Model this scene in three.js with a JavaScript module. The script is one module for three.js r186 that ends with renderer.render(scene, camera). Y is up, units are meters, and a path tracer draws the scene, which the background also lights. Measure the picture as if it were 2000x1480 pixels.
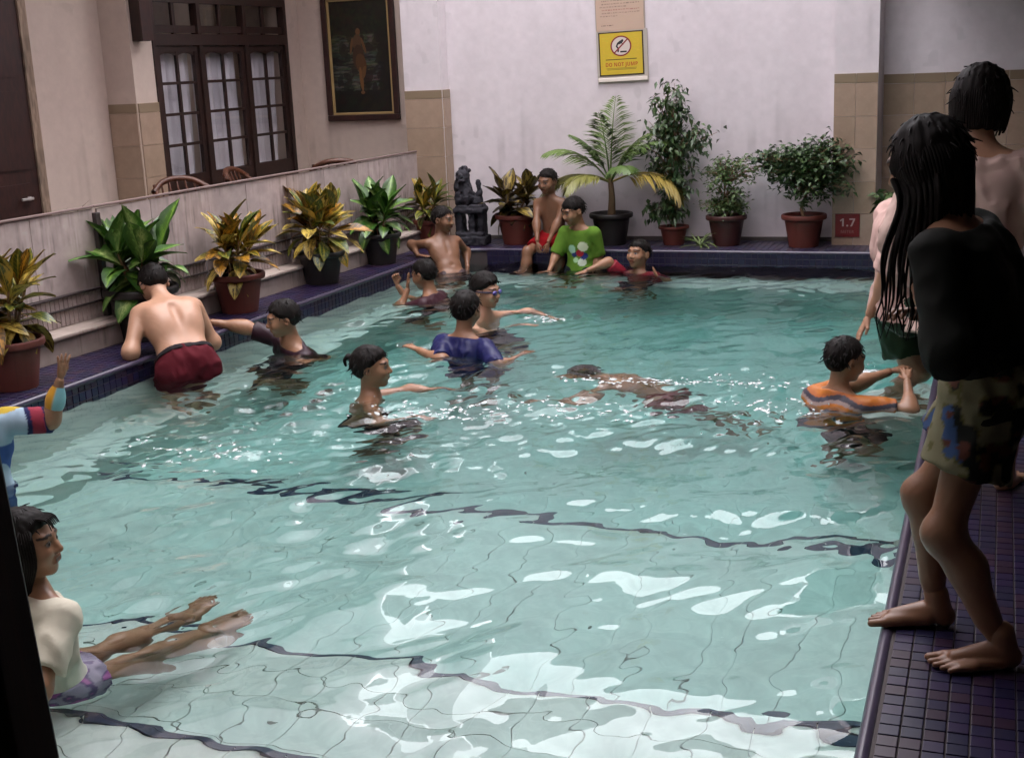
import * as THREE from 'three';
import { mergeGeometries } from 'three/addons/utils/BufferGeometryUtils.js';
import { RoundedBoxGeometry } from 'three/addons/geometries/RoundedBoxGeometry.js';

// ---------------------------------------------------------------- camera, sky, sun, exposure
const R = Math.PI / 180;
const scene = new THREE.Scene();
const camera = new THREE.PerspectiveCamera(32.78, 1024 / 757, 0.05, 200);
camera.rotation.order = 'YXZ';
camera.position.set(0, 1.65, 0);
camera.rotation.set(-13.8 * R, 20.9 * R, -2.5 * R);
const renderer = new THREE.WebGLRenderer({ antialias: true });
renderer.toneMapping = THREE.LinearToneMapping;
renderer.toneMappingExposure = 2.75;
renderer.shadowMap.enabled = true;
{ // overcast sky: a little brighter towards the zenith, soft cloud mottling
  const W = 256, H = 128, d = new Float32Array(W * H * 4);
  for (let j = 0; j < H; j++) for (let i = 0; i < W; i++) {
    const up = ((j + 0.5) / H - 0.5) * Math.PI, s = Math.max(0, Math.sin(up)), a = (i + 0.5) / W * 2 * Math.PI;
    const cl = 1 + 0.1 * Math.sin(3 * a + 5 * s) * s + 0.07 * Math.sin(7 * a - 9 * s + 1) * (1 - s * 0.5);
    const L = (0.82 + 0.18 * s) * cl, o = (j * W + i) * 4;
    d[o] = L * 1.0; d[o + 1] = L * 0.985; d[o + 2] = L * 1.03; d[o + 3] = 1;
  }
  const sky = new THREE.DataTexture(d, W, H, THREE.RGBAFormat, THREE.FloatType);
  sky.mapping = THREE.EquirectangularReflectionMapping; sky.magFilter = THREE.LinearFilter; sky.needsUpdate = true;
  scene.background = sky; scene.environment = sky;
  scene.backgroundIntensity = 3.4; scene.environmentIntensity = 3.4;
}
const sun = new THREE.DirectionalLight(new THREE.Color(1, 0.97, 0.93), 0.5);
sun.position.set(2.5, 14, -3); sun.target.position.set(-2.6, 0, -6); scene.add(sun, sun.target);
sun.castShadow = true; sun.shadow.radius = 40; sun.shadow.mapSize.set(2048, 2048);
Object.assign(sun.shadow.camera, { left: -10, right: 10, top: 10, bottom: -10, near: 0.5, far: 40 });

// ---------------------------------------------------------------- helpers
const V = (x, y, z) => new THREE.Vector3(x, y, z), VA = (a) => new THREE.Vector3(...a);
const rng = (s) => () => { s = (s + 0x6d2b79f5) | 0; let t = Math.imul(s ^ (s >>> 15), 1 | s); t = (t + Math.imul(t ^ (t >>> 7), 61 | t)) ^ t; return ((t ^ (t >>> 14)) >>> 0) / 4294967296; };
const clamp = (x, a, b) => Math.min(b, Math.max(a, x)), mix = (a, b, t) => a + (b - a) * t;
const sstep = (a, b, x) => { const t = clamp((x - a) / (b - a), 0, 1); return t * t * (3 - 2 * t); };
const hash = (i, j, k) => { let n = Math.imul(i, 374761393) + Math.imul(j, 668265263) + Math.imul(k, 1274126177); n = Math.imul(n ^ (n >>> 13), 1274126177); return ((n ^ (n >>> 16)) >>> 0) / 4294967296; };
function noise(x, y, z) {
  const i = Math.floor(x), j = Math.floor(y), k = Math.floor(z); let u = x - i, v = y - j, w = z - k;
  u = u * u * (3 - 2 * u); v = v * v * (3 - 2 * v); w = w * w * (3 - 2 * w);
  const l = (a, b, t) => a + (b - a) * t;
  return l(l(l(hash(i, j, k), hash(i + 1, j, k), u), l(hash(i, j + 1, k), hash(i + 1, j + 1, k), u), v), l(l(hash(i, j, k + 1), hash(i + 1, j, k + 1), u), l(hash(i, j + 1, k + 1), hash(i + 1, j + 1, k + 1), u), v), w) * 2 - 1;
}
const fbm = (x, y, z) => noise(x, y, z) * 0.55 + noise(x * 2.1, y * 2.1, z * 2.1 + 7) * 0.28 + noise(x * 4.3, y * 4.3, z * 4.3 + 3) * 0.17;
const used = {};
const numbered = (n) => { const k = used[n] = (used[n] ?? -1) + 1; return k ? n + '_' + String(k).padStart(3, '0') : n; };
function put(geo, mat, name, parent) { // a part, or a top-level mesh when parent is the scene
  const m = new THREE.Mesh(geo, mat); m.name = parent === scene ? numbered(name) : name;
  m.castShadow = m.receiveShadow = true; parent.add(m); return m;
}
function thing(name, label, category, pos = [0, 0, 0], turn = 0, group) {
  const g = new THREE.Group(); g.name = numbered(name); g.position.set(...pos); g.rotation.y = turn;
  g.userData = { label, category }; if (group) g.userData.group = group; scene.add(g); return g;
}
const structure = (name) => { const g = new THREE.Group(); g.name = numbered(name); g.userData = { kind: 'structure' }; scene.add(g); return g; };
const lin = (r, g, b) => new THREE.Color().setRGB(r, g, b);
const std = (c, rough = 0.7, o = {}) => new THREE.MeshStandardMaterial({ color: Array.isArray(c) ? lin(...c) : c, roughness: rough, ...o });
const phys = (c, rough, o = {}) => new THREE.MeshPhysicalMaterial({ color: Array.isArray(c) ? lin(...c) : c, roughness: rough, ...o });
const box = (w, h, d, x = 0, y = 0, z = 0) => new THREE.BoxGeometry(w, h, d).translate(x, y, z);
const rbox = (w, h, d, r, x = 0, y = 0, z = 0) => new RoundedBoxGeometry(w, h, d, 1, r).translate(x, y, z);
const span = (x0, x1, y0, y1, z0, z1) => box(x1 - x0, y1 - y0, z1 - z0, (x0 + x1) / 2, (y0 + y1) / 2, (z0 + z1) / 2);
function uvMetres(g, s = 1) { // uv in metres, by the way each face points
  const n = g.index ? g.toNonIndexed() : g; n.computeVertexNormals();
  const p = n.attributes.position, q = n.attributes.normal, uv = new Float32Array(p.count * 2);
  for (let i = 0; i < p.count; i++) {
    const ax = Math.abs(q.getX(i)), ay = Math.abs(q.getY(i)), az = Math.abs(q.getZ(i));
    const [u, v] = ay >= ax && ay >= az ? [p.getX(i), p.getZ(i)] : ax >= az ? [p.getZ(i), p.getY(i)] : [p.getX(i), p.getY(i)];
    uv[2 * i] = u / s; uv[2 * i + 1] = v / s;
  }
  n.setAttribute('uv', new THREE.BufferAttribute(uv, 2)); return n;
}
function tex(W, H, f, srgb = true) { // a computed repeating texture; f returns [r,g,b] 0..1
  const d = new Uint8Array(W * H * 4);
  for (let j = 0; j < H; j++) for (let i = 0; i < W; i++) { const c = f(i / W, j / H, i, j), o = (j * W + i) * 4; for (let k = 0; k < 3; k++) d[o + k] = clamp(c[k] * 255, 0, 255); d[o + 3] = 255; }
  const t = new THREE.DataTexture(d, W, H); t.wrapS = t.wrapT = THREE.RepeatWrapping; t.magFilter = THREE.LinearFilter; if (srgb) t.colorSpace = THREE.SRGBColorSpace; t.needsUpdate = true; return t;
}
function pnoise(u, v, f, seed) { // periodic value noise, 0..1
  const x = u * f, y = v * f, i = Math.floor(x), j = Math.floor(y); let a = x - i, b = y - j; a = a * a * (3 - 2 * a); b = b * b * (3 - 2 * b);
  const h = (p, q) => hash(((p % f) + f) % f, ((q % f) + f) % f, seed);
  return mix(mix(h(i, j), h(i + 1, j), a), mix(h(i, j + 1), h(i + 1, j + 1), a), b);
}
const pf = (u, v, f, s) => pnoise(u, v, f, s) * 0.5 + pnoise(u, v, f * 2, s + 1) * 0.25 + pnoise(u, v, f * 4, s + 2) * 0.15 + pnoise(u, v, f * 8, s + 3) * 0.1;
const canvasTex = (w, h, draw) => { const c = document.createElement('canvas'); c.width = w; c.height = h; draw(c.getContext('2d'), w, h); const t = new THREE.CanvasTexture(c); t.colorSpace = THREE.SRGBColorSpace; t.magFilter = THREE.LinearFilter; return t; };
function tube(pts, r0, r1, seg = 6, n = 10) { // a tapered tube through points
  const c = new THREE.CatmullRomCurve3(pts), g = new THREE.TubeGeometry(c, n, 1, seg, false), p = g.attributes.position;
  for (let i = 0; i <= n; i++) { const q = c.getPointAt(i / n), r = mix(r0, r1, i / n); for (let j = 0; j <= seg; j++) { const k = i * (seg + 1) + j; p.setXYZ(k, q.x + (p.getX(k) - q.x) * r, q.y + (p.getY(k) - q.y) * r, q.z + (p.getZ(k) - q.z) * r); } }
  return g;
}
const bare = (g) => { const n = (g.index ? g.toNonIndexed() : g.clone()); for (const k of Object.keys(n.attributes)) if (k !== 'position' && k !== 'normal') n.deleteAttribute(k); return n; };
const merged = (list) => mergeGeometries(list.map(bare));

// signed distances and a surface-net mesher
function net(f, lo, hi, s) {
  const nx = Math.ceil((hi[0] - lo[0]) / s) + 1, ny = Math.ceil((hi[1] - lo[1]) / s) + 1, nz = Math.ceil((hi[2] - lo[2]) / s) + 1, N = nx * ny * nz, g = new Float32Array(N), B = 4;
  for (let k0 = 0; k0 < nz; k0 += B) for (let j0 = 0; j0 < ny; j0 += B) for (let i0 = 0; i0 < nx; i0 += B) {
    const c = f(lo[0] + (i0 + 1.5) * s, lo[1] + (j0 + 1.5) * s, lo[2] + (k0 + 1.5) * s), far = Math.abs(c) > s * 6;
    for (let k = k0; k < Math.min(nz, k0 + B); k++) for (let j = j0; j < Math.min(ny, j0 + B); j++) for (let i = i0; i < Math.min(nx, i0 + B); i++)
      g[i + nx * (j + ny * k)] = far ? c : f(lo[0] + i * s, lo[1] + j * s, lo[2] + k * s);
  }
  const id = new Int32Array(N).fill(-1), pos = [], idx = [], sx = 1, sy = nx, sz = nx * ny;
  const off = [0, sx, sy, sx + sy, sz, sx + sz, sy + sz, sx + sy + sz], ed = [[0, 1], [2, 3], [4, 5], [6, 7], [0, 2], [1, 3], [4, 6], [5, 7], [0, 4], [1, 5], [2, 6], [3, 7]];
  for (let k = 0; k < nz - 1; k++) for (let j = 0; j < ny - 1; j++) for (let i = 0; i < nx - 1; i++) {
    const o = i + nx * (j + ny * k); let m = 0; for (let q = 0; q < 8; q++) if (g[o + off[q]] < 0) m |= 1 << q;
    if (m === 0 || m === 255) continue;
    let x = 0, y = 0, z = 0, c = 0;
    for (const [a, b] of ed) { if (((m >> a) & 1) === ((m >> b) & 1)) continue; const va = g[o + off[a]], vb = g[o + off[b]], t = va / (va - vb); x += (a & 1) + ((b & 1) - (a & 1)) * t; y += ((a >> 1) & 1) + (((b >> 1) & 1) - ((a >> 1) & 1)) * t; z += (a >> 2) + ((b >> 2) - (a >> 2)) * t; c++; }
    id[o] = pos.length / 3; pos.push(lo[0] + (i + x / c) * s, lo[1] + (j + y / c) * s, lo[2] + (k + z / c) * s);
  }
  for (let k = 1; k < nz - 1; k++) for (let j = 1; j < ny - 1; j++) for (let i = 1; i < nx - 1; i++) {
    const o = i + nx * (j + ny * k), a = g[o] < 0;
    for (const [e, u, v] of [[sx, sy, sz], [sy, sz, sx], [sz, sx, sy]]) {
      if (a === (g[o + e] < 0)) continue;
      const q = [id[o - u - v], id[o - v], id[o], id[o - u]]; if (q.includes(-1)) continue;
      if (a) idx.push(q[0], q[1], q[2], q[0], q[2], q[3]); else idx.push(q[0], q[2], q[1], q[0], q[3], q[2]);
    }
  }
  const G = new THREE.BufferGeometry(); G.setAttribute('position', new THREE.Float32BufferAttribute(pos, 3)); G.setIndex(idx); G.computeVertexNormals(); return G;
}
const cap = (a, b, ra, rb = ra, o = {}) => { const dx = b.x - a.x, dy = b.y - a.y, dz = b.z - a.z, l2 = dx * dx + dy * dy + dz * dz + 1e-9; return { x: a.x, y: a.y, z: a.z, dx, dy, dz, l2, l: Math.sqrt(l2), ra, dr: rb - ra, cut: o.cut, off: 0 }; };
function capD(c, px, py, pz) {
  const x = px - c.x, y = py - c.y, z = pz - c.z, t = (x * c.dx + y * c.dy + z * c.dz) / c.l2, h = t < 0 ? 0 : t > 1 ? 1 : t, a = x - c.dx * h, b = y - c.dy * h, e = z - c.dz * h;
  let d = Math.sqrt(a * a + b * b + e * e) - c.ra - c.dr * h - c.off; if (c.cut) d = Math.max(d, (t - 1) * c.l); return d;
}
const smin = (a, b, k) => { const h = k - Math.abs(a - b); return h > 0 ? Math.min(a, b) - h * h * 0.25 / k : Math.min(a, b); };
const smax = (a, b, k) => -smin(-a, -b, k);
const union = (list, k) => (x, y, z) => { let d = 1e3; for (const c of list) { const e = capD(c, x, y, z); d = smin(d, e, k); } return d; };
const ell = (x, y, z, cx, cy, cz, rx, ry, rz) => { x -= cx; y -= cy; z -= cz; const a = Math.hypot(x / rx, y / ry, z / rz), b = Math.hypot(x / (rx * rx), y / (ry * ry), z / (rz * rz)); return b < 1e-6 ? -Math.min(rx, ry, rz) : a * (a - 1) / b; };
const sph = (x, y, z, cx, cy, cz, r) => Math.hypot(x - cx, y - cy, z - cz) - r;
const boxD = (x, y, z, cx, cy, cz, hx, hy, hz, r) => { const a = Math.abs(x - cx) - hx + r, b = Math.abs(y - cy) - hy + r, c = Math.abs(z - cz) - hz + r; return Math.hypot(Math.max(a, 0), Math.max(b, 0), Math.max(c, 0)) + Math.min(0, Math.max(a, b, c)) - r; };
function bounds(list, pad) { const lo = [1e9, 1e9, 1e9], hi = [-1e9, -1e9, -1e9]; for (const c of list) for (const t of [0, 1]) { const r = c.ra + c.dr * t + c.off + pad, p = [c.x + c.dx * t, c.y + c.dy * t, c.z + c.dz * t]; for (let i = 0; i < 3; i++) { lo[i] = Math.min(lo[i], p[i] - r); hi[i] = Math.max(hi[i], p[i] + r); } } return [lo, hi]; }

// ---------------------------------------------------------------- materials of the place
const plasterTex = tex(512, 512, (u, v) => { const n = pf(u, v, 6, 11), m = pf(u, v, 40, 12), run = Math.pow(pnoise(u, v * 0.1, 48, 14), 5) * sstep(0.45, 0.7, pnoise(u, v, 5, 15)), spot = sstep(0.72, 0.8, pnoise(u, v, 34, 16)) * sstep(0.5, 0.7, pnoise(u, v, 7, 17)); const s = 0.94 + (n - 0.5) * 0.045 + (m - 0.5) * 0.06 - run * 0.07 - spot * 0.04; return [s, s * 0.985, s * 0.98]; });
const grainBump = tex(256, 256, (u, v) => { const n = pf(u, v, 24, 5); return [n, n, n]; }, false);
const wallWhite = std([0.74, 0.705, 0.735], 0.85, { map: plasterTex, bumpMap: grainBump, bumpScale: 0.002 });
const wallCream = std([0.58, 0.49, 0.42], 0.85, { map: plasterTex, bumpMap: grainBump, bumpScale: 0.002 });
const ceilingMat = std([0.5, 0.47, 0.44], 0.9, { map: plasterTex });
const tileBeigeTex = tex(256, 256, (u, v) => { const n = pf(u, v, 8, 21), m = pf(u, v, 32, 22); const s = 0.93 + (n - 0.5) * 0.1 + (m - 0.5) * 0.06; return [s, s, s * 0.98]; });
const tileBeige = [std([0.40, 0.29, 0.22], 0.35, { map: tileBeigeTex }), std([0.43, 0.32, 0.25], 0.38, { map: tileBeigeTex }), std([0.37, 0.27, 0.20], 0.33, { map: tileBeigeTex })];
const tileBorder = std([0.62, 0.52, 0.43], 0.35, { map: tex(256, 64, (u, v) => { const w = Math.abs(Math.sin(u * Math.PI * 6)) * 0.5 + 0.25, d = Math.abs(v - w); const s = d < 0.07 ? 0.8 : 0.97; const e = v < 0.1 || v > 0.9 ? 0.66 : 1; return [s * e, s * e * 0.95, s * e * 0.85]; }) });
const grout = std([0.2, 0.16, 0.13], 0.9);
const woodTex = tex(256, 256, (u, v) => { const n = pf(u * 1, v, 4, 31), g = pnoise(u, v * 0.25, 64, 33); const s = 0.7 + n * 0.3 + (g - 0.5) * 0.3; return [s, s * 0.95, s * 0.9]; });
const woodDark = std([0.026, 0.010, 0.007], 0.5, { map: woodTex });
const woodRed = std([0.035, 0.010, 0.007], 0.5, { map: woodTex });
const woodChair = std([0.10, 0.035, 0.016], 0.45, { map: woodTex });
const gold = std([0.35, 0.24, 0.10], 0.45);

// ---------------------------------------------------------------- pool: basin, floor tiles, bands, coping
const DECK = 0.12, XR = -0.24, ZB = -10.13, ZN = -1.35;
const leftX = (z) => mix(-4.50, -4.38, clamp((z + 4) / -5.6, -0.5, 1));
const levels = [[ZN, -2.70, -0.28, -0.28], [-2.70, -3.42, -0.48, -0.48], [-3.42, -5.02, -0.72, -0.78], [-5.02, ZB, -0.95, -1.5]];
const floorY = (z) => { for (const [a, b, ya, yb] of levels) if (z <= a && z >= b) return mix(ya, yb, (z - a) / (b - a)); return -0.28; };
{
  const pool = structure('pool_basin');
  const bed = std([0.50, 0.50, 0.49], 0.7), tiles = [[0.80, 0.76, 0.74], [0.78, 0.745, 0.725], [0.82, 0.775, 0.75]].map((c) => std(c, 0.4, { map: tileBeigeTex }));
  const navy = std([0.012, 0.016, 0.05], 0.35);
  const solid = (x0, x1, yTop0, yTop1, z0, z1, yb) => { // a slab whose top may slope along z
    const g = span(x0, x1, yb, 0, z1, z0), p = g.attributes.position; for (let i = 0; i < p.count; i++) if (p.getY(i) > -0.01) p.setY(i, p.getZ(i) > (z0 + z1) / 2 ? yTop0 : yTop1); g.computeVertexNormals(); return g; };
  const bottoms = levels.map(([a, b, ya, yb]) => bare(solid(-4.75, 0.1, ya - 0.008, yb - 0.008, a, b, -2.2)));
  put(mergeGeometries(bottoms), bed, 'floor_bed', pool);
  put(solid(-4.62, -4.14, -0.60, -0.60, -3.46, ZB, -1.6), tiles[0], 'ledge', pool); put(solid(-4.138, XR, -0.60, -0.60, ZB + 0.34, ZB, -1.6), tiles[0], 'ledge', pool);
  put(solid(-0.64, XR, -0.42, -0.42, -6.38, -6.98, -1.6), tiles[1], 'step', pool);
  put(span(-4.8, 0.1, -2.2, -0.005, ZB - 0.3, ZB), tiles[1], 'end_wall', pool);
  put(span(-4.8, 0.1, -2.2, -0.005, ZN, ZN + 0.3), tiles[1], 'end_wall', pool);
  put(span(XR, XR + 0.3, -2.2, -0.005, ZB, ZN), tiles[0], 'side_wall', pool);
  { const g = span(-5.0, -4.44, -2.2, -0.005, ZB, ZN), p = g.attributes.position; for (let i = 0; i < p.count; i++) if (p.getX(i) > -4.5) p.setX(i, leftX(p.getZ(i))); g.computeVertexNormals(); put(g, tiles[0], 'side_wall', pool); }
  const S = 0.165, tg = [0, 1, 2].map((k) => uvMetres(rbox(S - 0.0026, 0.01, S - 0.0026, 0.001), 0.5)), list = [];
  for (const [a, b, ya, yb] of levels) {
    const n = Math.floor((a - b) / S + 0.01), s = (a - b) / n;
    for (let k = 0; k < n; k++) for (let i = 0; i < 25; i++) {
      const x = XR - (i + 0.5) * S, z = a - (k + 0.5) * s; if (x < leftX(z) + 0.02) continue;
      list.push([x, mix(ya, yb, (k + 0.5) / n) - 0.005, z, s / S]);
    }
  }
  list.sort((p, q) => Math.hypot(p[0] + 0.6, p[2] + 1) - Math.hypot(q[0] + 0.6, q[2] + 1));
  const vis = list.filter((p) => p[2] < -1.9), near = vis.slice(0, 300), rest = list.filter((p) => !near.includes(p));
  near.forEach((p, n) => { const h = hash(n, 3, 7), t = put(tg[0], tiles[Math.floor(h * 3)], 'floor_tile', pool); t.position.set(p[0], p[1] + (hash(n, 5, 1) - 0.5) * 0.002, p[2]); t.scale.z = p[3]; });
  const im = new THREE.InstancedMesh(tg[0], tiles[0], rest.length), M = new THREE.Matrix4();
  rest.forEach((p, n) => { M.makeScale(1, 1, p[3]).setPosition(p[0], p[1], p[2]); im.setMatrixAt(n, M); const h = 0.92 + 0.14 * hash(n, 2, 2); im.setColorAt(n, lin(h, h, h)); });
  im.name = 'floor_tiles_far'; im.userData.kind = 'stuff'; im.castShadow = im.receiveShadow = true; pool.add(im);
  // dark tile bands along the edge of each step
  levels.slice(0, 3).forEach(([, b, , yb], k) => {
    const w = [0.020, 0.020, 0.07][k], n = 26, L = (XR - leftX(b)) / n, bg = rbox(L - 0.004, 0.012, w, 0.002);
    for (let i = 0; i < n; i++) put(bg, navy, 'band_tile', pool).position.set(XR - (i + 0.5) * L, yb + 0.002, b + w / 2 + 0.004);
    put(span(-4.55, XR, yb - 0.06, yb - 0.001, b - 0.012, b - 0.002), navy, 'band_riser', pool);
  });
}
// decks of small glazed tiles
const deckMats = [[0.013, 0.010, 0.036], [0.018, 0.010, 0.040], [0.010, 0.009, 0.032], [0.024, 0.011, 0.026]].map((c) => phys(c, 0.32));
const groutDeck = std([0.055, 0.042, 0.042], 0.8), trimMat = phys([0.045, 0.036, 0.062], 0.28);
const mosaic = rbox(0.046, 0.008, 0.046, 0.002);
function deckTiles(parent, cells, keep) { // the nearest as single pieces, the rest as one mass
  cells.sort((a, b) => a[3] - b[3]);
  cells.slice(0, keep).forEach((c, n) => { const t = put(mosaic, deckMats[Math.floor(hash(n, 1, 9) * 4)], 'deck_tile', parent); t.position.set(c[0], c[1] + (hash(n, 4, 4) - 0.5) * 0.0015, c[2]); t.rotation.y = (hash(n, 8, 1) - 0.5) * 0.03; if (c[4]) t.rotation.z = c[4]; });
  const rest = cells.slice(keep); if (!rest.length) return;
  const im = new THREE.InstancedMesh(mosaic, phys([1, 1, 1], 0.32), rest.length), M = new THREE.Matrix4(), E = new THREE.Euler(), Q = new THREE.Quaternion();
  rest.forEach((c, n) => { E.set(0, (hash(n, 2, 1) - 0.5) * 0.03, c[4] || 0); M.compose(V(c[0], c[1] + (hash(n, 6, 4) - 0.5) * 0.0015, c[2]), Q.setFromEuler(E), V(1, 1, 1)); im.setMatrixAt(n, M); const m = deckMats[Math.floor(hash(n, 3, 9) * 4)].color, s = 0.8 + 0.5 * hash(n, 7, 3); im.setColorAt(n, lin(m.r * s, m.g * s, m.b * s)); });
  im.name = 'small_tiles'; im.userData.kind = 'stuff'; im.castShadow = im.receiveShadow = true; parent.add(im);
}
{
  const d = structure('pool_deck'), c = [];
  put(span(XR + 0.004, 3.6, -0.5, DECK - 0.004, -11.6, 3.2), groutDeck, 'slab', d);
  for (let i = 0; i < 24; i++) for (let k = 0; k < 130; k++) { const x = XR + 0.062 + i * 0.05, z = -1.5 - k * 0.05; c.push([x, DECK - 0.001, z, (z > -2.4 ? 9 : 0) + Math.abs(z + 2.4) + i * 0.12]); }
  deckTiles(d, c, 300);
  put(tube([V(XR + 0.014, DECK - 0.012, ZB + 0.02), V(XR + 0.014, DECK - 0.012, -5), V(XR + 0.014, DECK - 0.012, ZN)], 0.018, 0.018, 10, 40), trimMat, 'edge_trim', d);
  put(span(XR + 0.001, XR + 0.03, -0.02, DECK - 0.012, ZB, ZN), deckMats[0], 'edge_face', d);
}
{
  const d = structure('poolside_ledge'), c = [];
  const g = span(-6.9, -4.44, -0.5, DECK - 0.004, ZB - 0.01, -1.2), p = g.attributes.position; for (let i = 0; i < p.count; i++) if (p.getX(i) > -4.5) p.setX(i, leftX(p.getZ(i)) - 0.004); g.computeVertexNormals(); put(g, groutDeck, 'slab', d);
  for (let k = 0; k < 114; k++) { const z = -4.45 - k * 0.05, w = leftX(z); for (let i = 0; i < 15; i++) { const x = w - 0.055 - i * 0.05; if (x > mix(-5.12, -4.84, clamp((z + 5) / -5.4, 0, 1)) + 0.06) c.push([x, DECK - 0.001, z, 1]); } c.push([w - 0.002, 0.088, z, 0, Math.PI / 2], [w - 0.002, 0.038, z, 0, Math.PI / 2], [w - 0.002, -0.012, z, 0, Math.PI / 2]); }
  deckTiles(d, c, 0);
  const L = []; for (let k = 0; k <= 20; k++) { const z = mix(-3.5, ZB + 0.3, k / 20); L.push(V(leftX(z) - 0.008, DECK - 0.012, z)); }
  put(tube(L, 0.018, 0.018, 10, 80), trimMat, 'edge_trim', d);
}
{
  const d = structure('back_deck'), c = [];
  const corner = []; for (let k = 0; k <= 8; k++) { const a = k / 8 * Math.PI / 2; corner.push([-4.38 + 0.34 - Math.cos(a) * 0.34, ZB + 0.34 - Math.sin(a) * 0.34]); }
  const sh = new THREE.Shape(); sh.moveTo(-6.9, 11.8); sh.lineTo(XR, 11.8); sh.lineTo(XR, -ZB); for (const [x, z] of corner.slice().reverse()) sh.lineTo(x, -z); sh.lineTo(-4.46, -ZB - 0.34); sh.lineTo(-4.46, -ZB + 0.012); sh.lineTo(-6.9, -ZB + 0.012);
  const g = new THREE.ExtrudeGeometry(sh, { depth: 0.6, bevelEnabled: false }); g.rotateX(-Math.PI / 2); g.translate(0, DECK - 0.604, 0); put(g, groutDeck, 'slab', d);
  for (let i = 0; i < 92; i++) for (let k = 0; k < 12; k++) { const x = -4.86 + i * 0.05, z = ZB - 0.05 - k * 0.05; if (z > -10.7) c.push([x, DECK - 0.001, z, 1]); }
  for (let i = 0; i < 76; i++) { const x = -4.02 + i * 0.05; for (const y of [0.088, 0.038, -0.012]) c.push([x, y, ZB + 0.003, 0, 'f']); }
  deckTiles(d, c.filter((q) => q[4] !== 'f'), 0);
  const faces = c.filter((q) => q[4] === 'f'), im = new THREE.InstancedMesh(mosaic, deckMats[0], faces.length), M = new THREE.Matrix4();
  faces.forEach((q, n) => { M.makeRotationX(Math.PI / 2).setPosition(q[0], q[1], q[2]); im.setMatrixAt(n, M); }); im.name = 'face_tiles'; im.userData.kind = 'stuff'; d.add(im);
  put(tube([V(-4.385, DECK - 0.012, ZB + 0.4), ...corner.slice(1).map(([x, z]) => V(x, DECK - 0.012, z - 0.008)), V(-3, DECK - 0.012, ZB - 0.008), V(-0.2, DECK - 0.012, ZB - 0.008)], 0.018, 0.018, 10, 90), trimMat, 'edge_trim', d);
}
// ---------------------------------------------------------------- water
const ripples = [[-4.2, -6.0, 0.25], [-4.05, -6.75, 0.2], [-2.95, -5.75, 0.3], [-0.66, -6.1, 0.35], [-2.9, -6.85, 0.3], [-3.1, -7.8, 0.25], [-2.6, -2.9, 0.3], [-3.8, -4.1, 0.45], [-1.9, -6.45, 0.5], [-2.7, -9.85, 0.3], [-3.3, -9.95, 0.2]];
const waves = (() => {
  const r = rng(77), out = [[], [], []], spec = [[16, 0.28, 0.95, 0.074], [22, 0.10, 0.27, 0.092], [22, 0.05, 0.10, 0.10]];
  spec.forEach(([n, a, b, slope], q) => { for (let i = 0; i < n; i++) { const L = a * Math.pow(b / a, (i + r() * 0.9) / n), th = (r() - 0.5) * 2.6 + (q ? 0.6 : 0.9), k = 2 * Math.PI / L; out[q].push([Math.cos(th) * k, Math.sin(th) * k, slope * Math.sqrt(2 / n) / k * (0.7 + 0.6 * r()), r() * 6.28]); } });
  return out;
})();
function waterH(x, z) {
  const wx = x + 0.10 * noise(x * 1.7, z * 1.7, 1), wz = z + 0.10 * noise(x * 1.7, z * 1.7, 9);
  const sum = (q) => { let s = 0; for (const w of waves[q]) s += w[2] * Math.sin(w[0] * wx + w[1] * wz + w[3]); return s; };
  const splash = Math.exp(-(((x + 1.7) / 1.5) ** 2 + ((z + 6.1) / 0.95) ** 2)) + 0.7 * Math.exp(-(((x + 3.4) / 1.0) ** 2 + ((z + 4.9) / 0.6) ** 2)) + 0.5 * Math.exp(-(((x + 2.4) / 1.3) ** 2 + ((z + 5.3) / 0.35) ** 2));
  const patch = 0.5 + 0.5 * noise(x * 1.1, z * 1.1, 21), far = sstep(-4.2, -6, z);
  const legs = Math.exp(-(((x + 2.42) / 0.35) ** 2 + ((z + 3.15) / 0.35) ** 2));
  let h = sum(0) * (1.0 + 0.25 * patch) * (1 - 0.35 * sstep(-7.5, -9.8, z)) + sum(1) * (0.62 + 0.45 * far * (0.6 + 0.8 * patch) + 0.9 * splash + 0.7 * legs) + sum(2) * (0.06 + 0.20 * patch + 0.22 * far * patch + 1.25 * splash * (0.4 + 0.9 * patch) + 0.5 * legs);
  for (const [cx, cz, a] of ripples) { const d = Math.hypot(x - cx, z - cz); if (d < 1.1) h += a * 0.012 * Math.sin(d * 38) * Math.exp(-d * 3.2); }
  return h;
}
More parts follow.
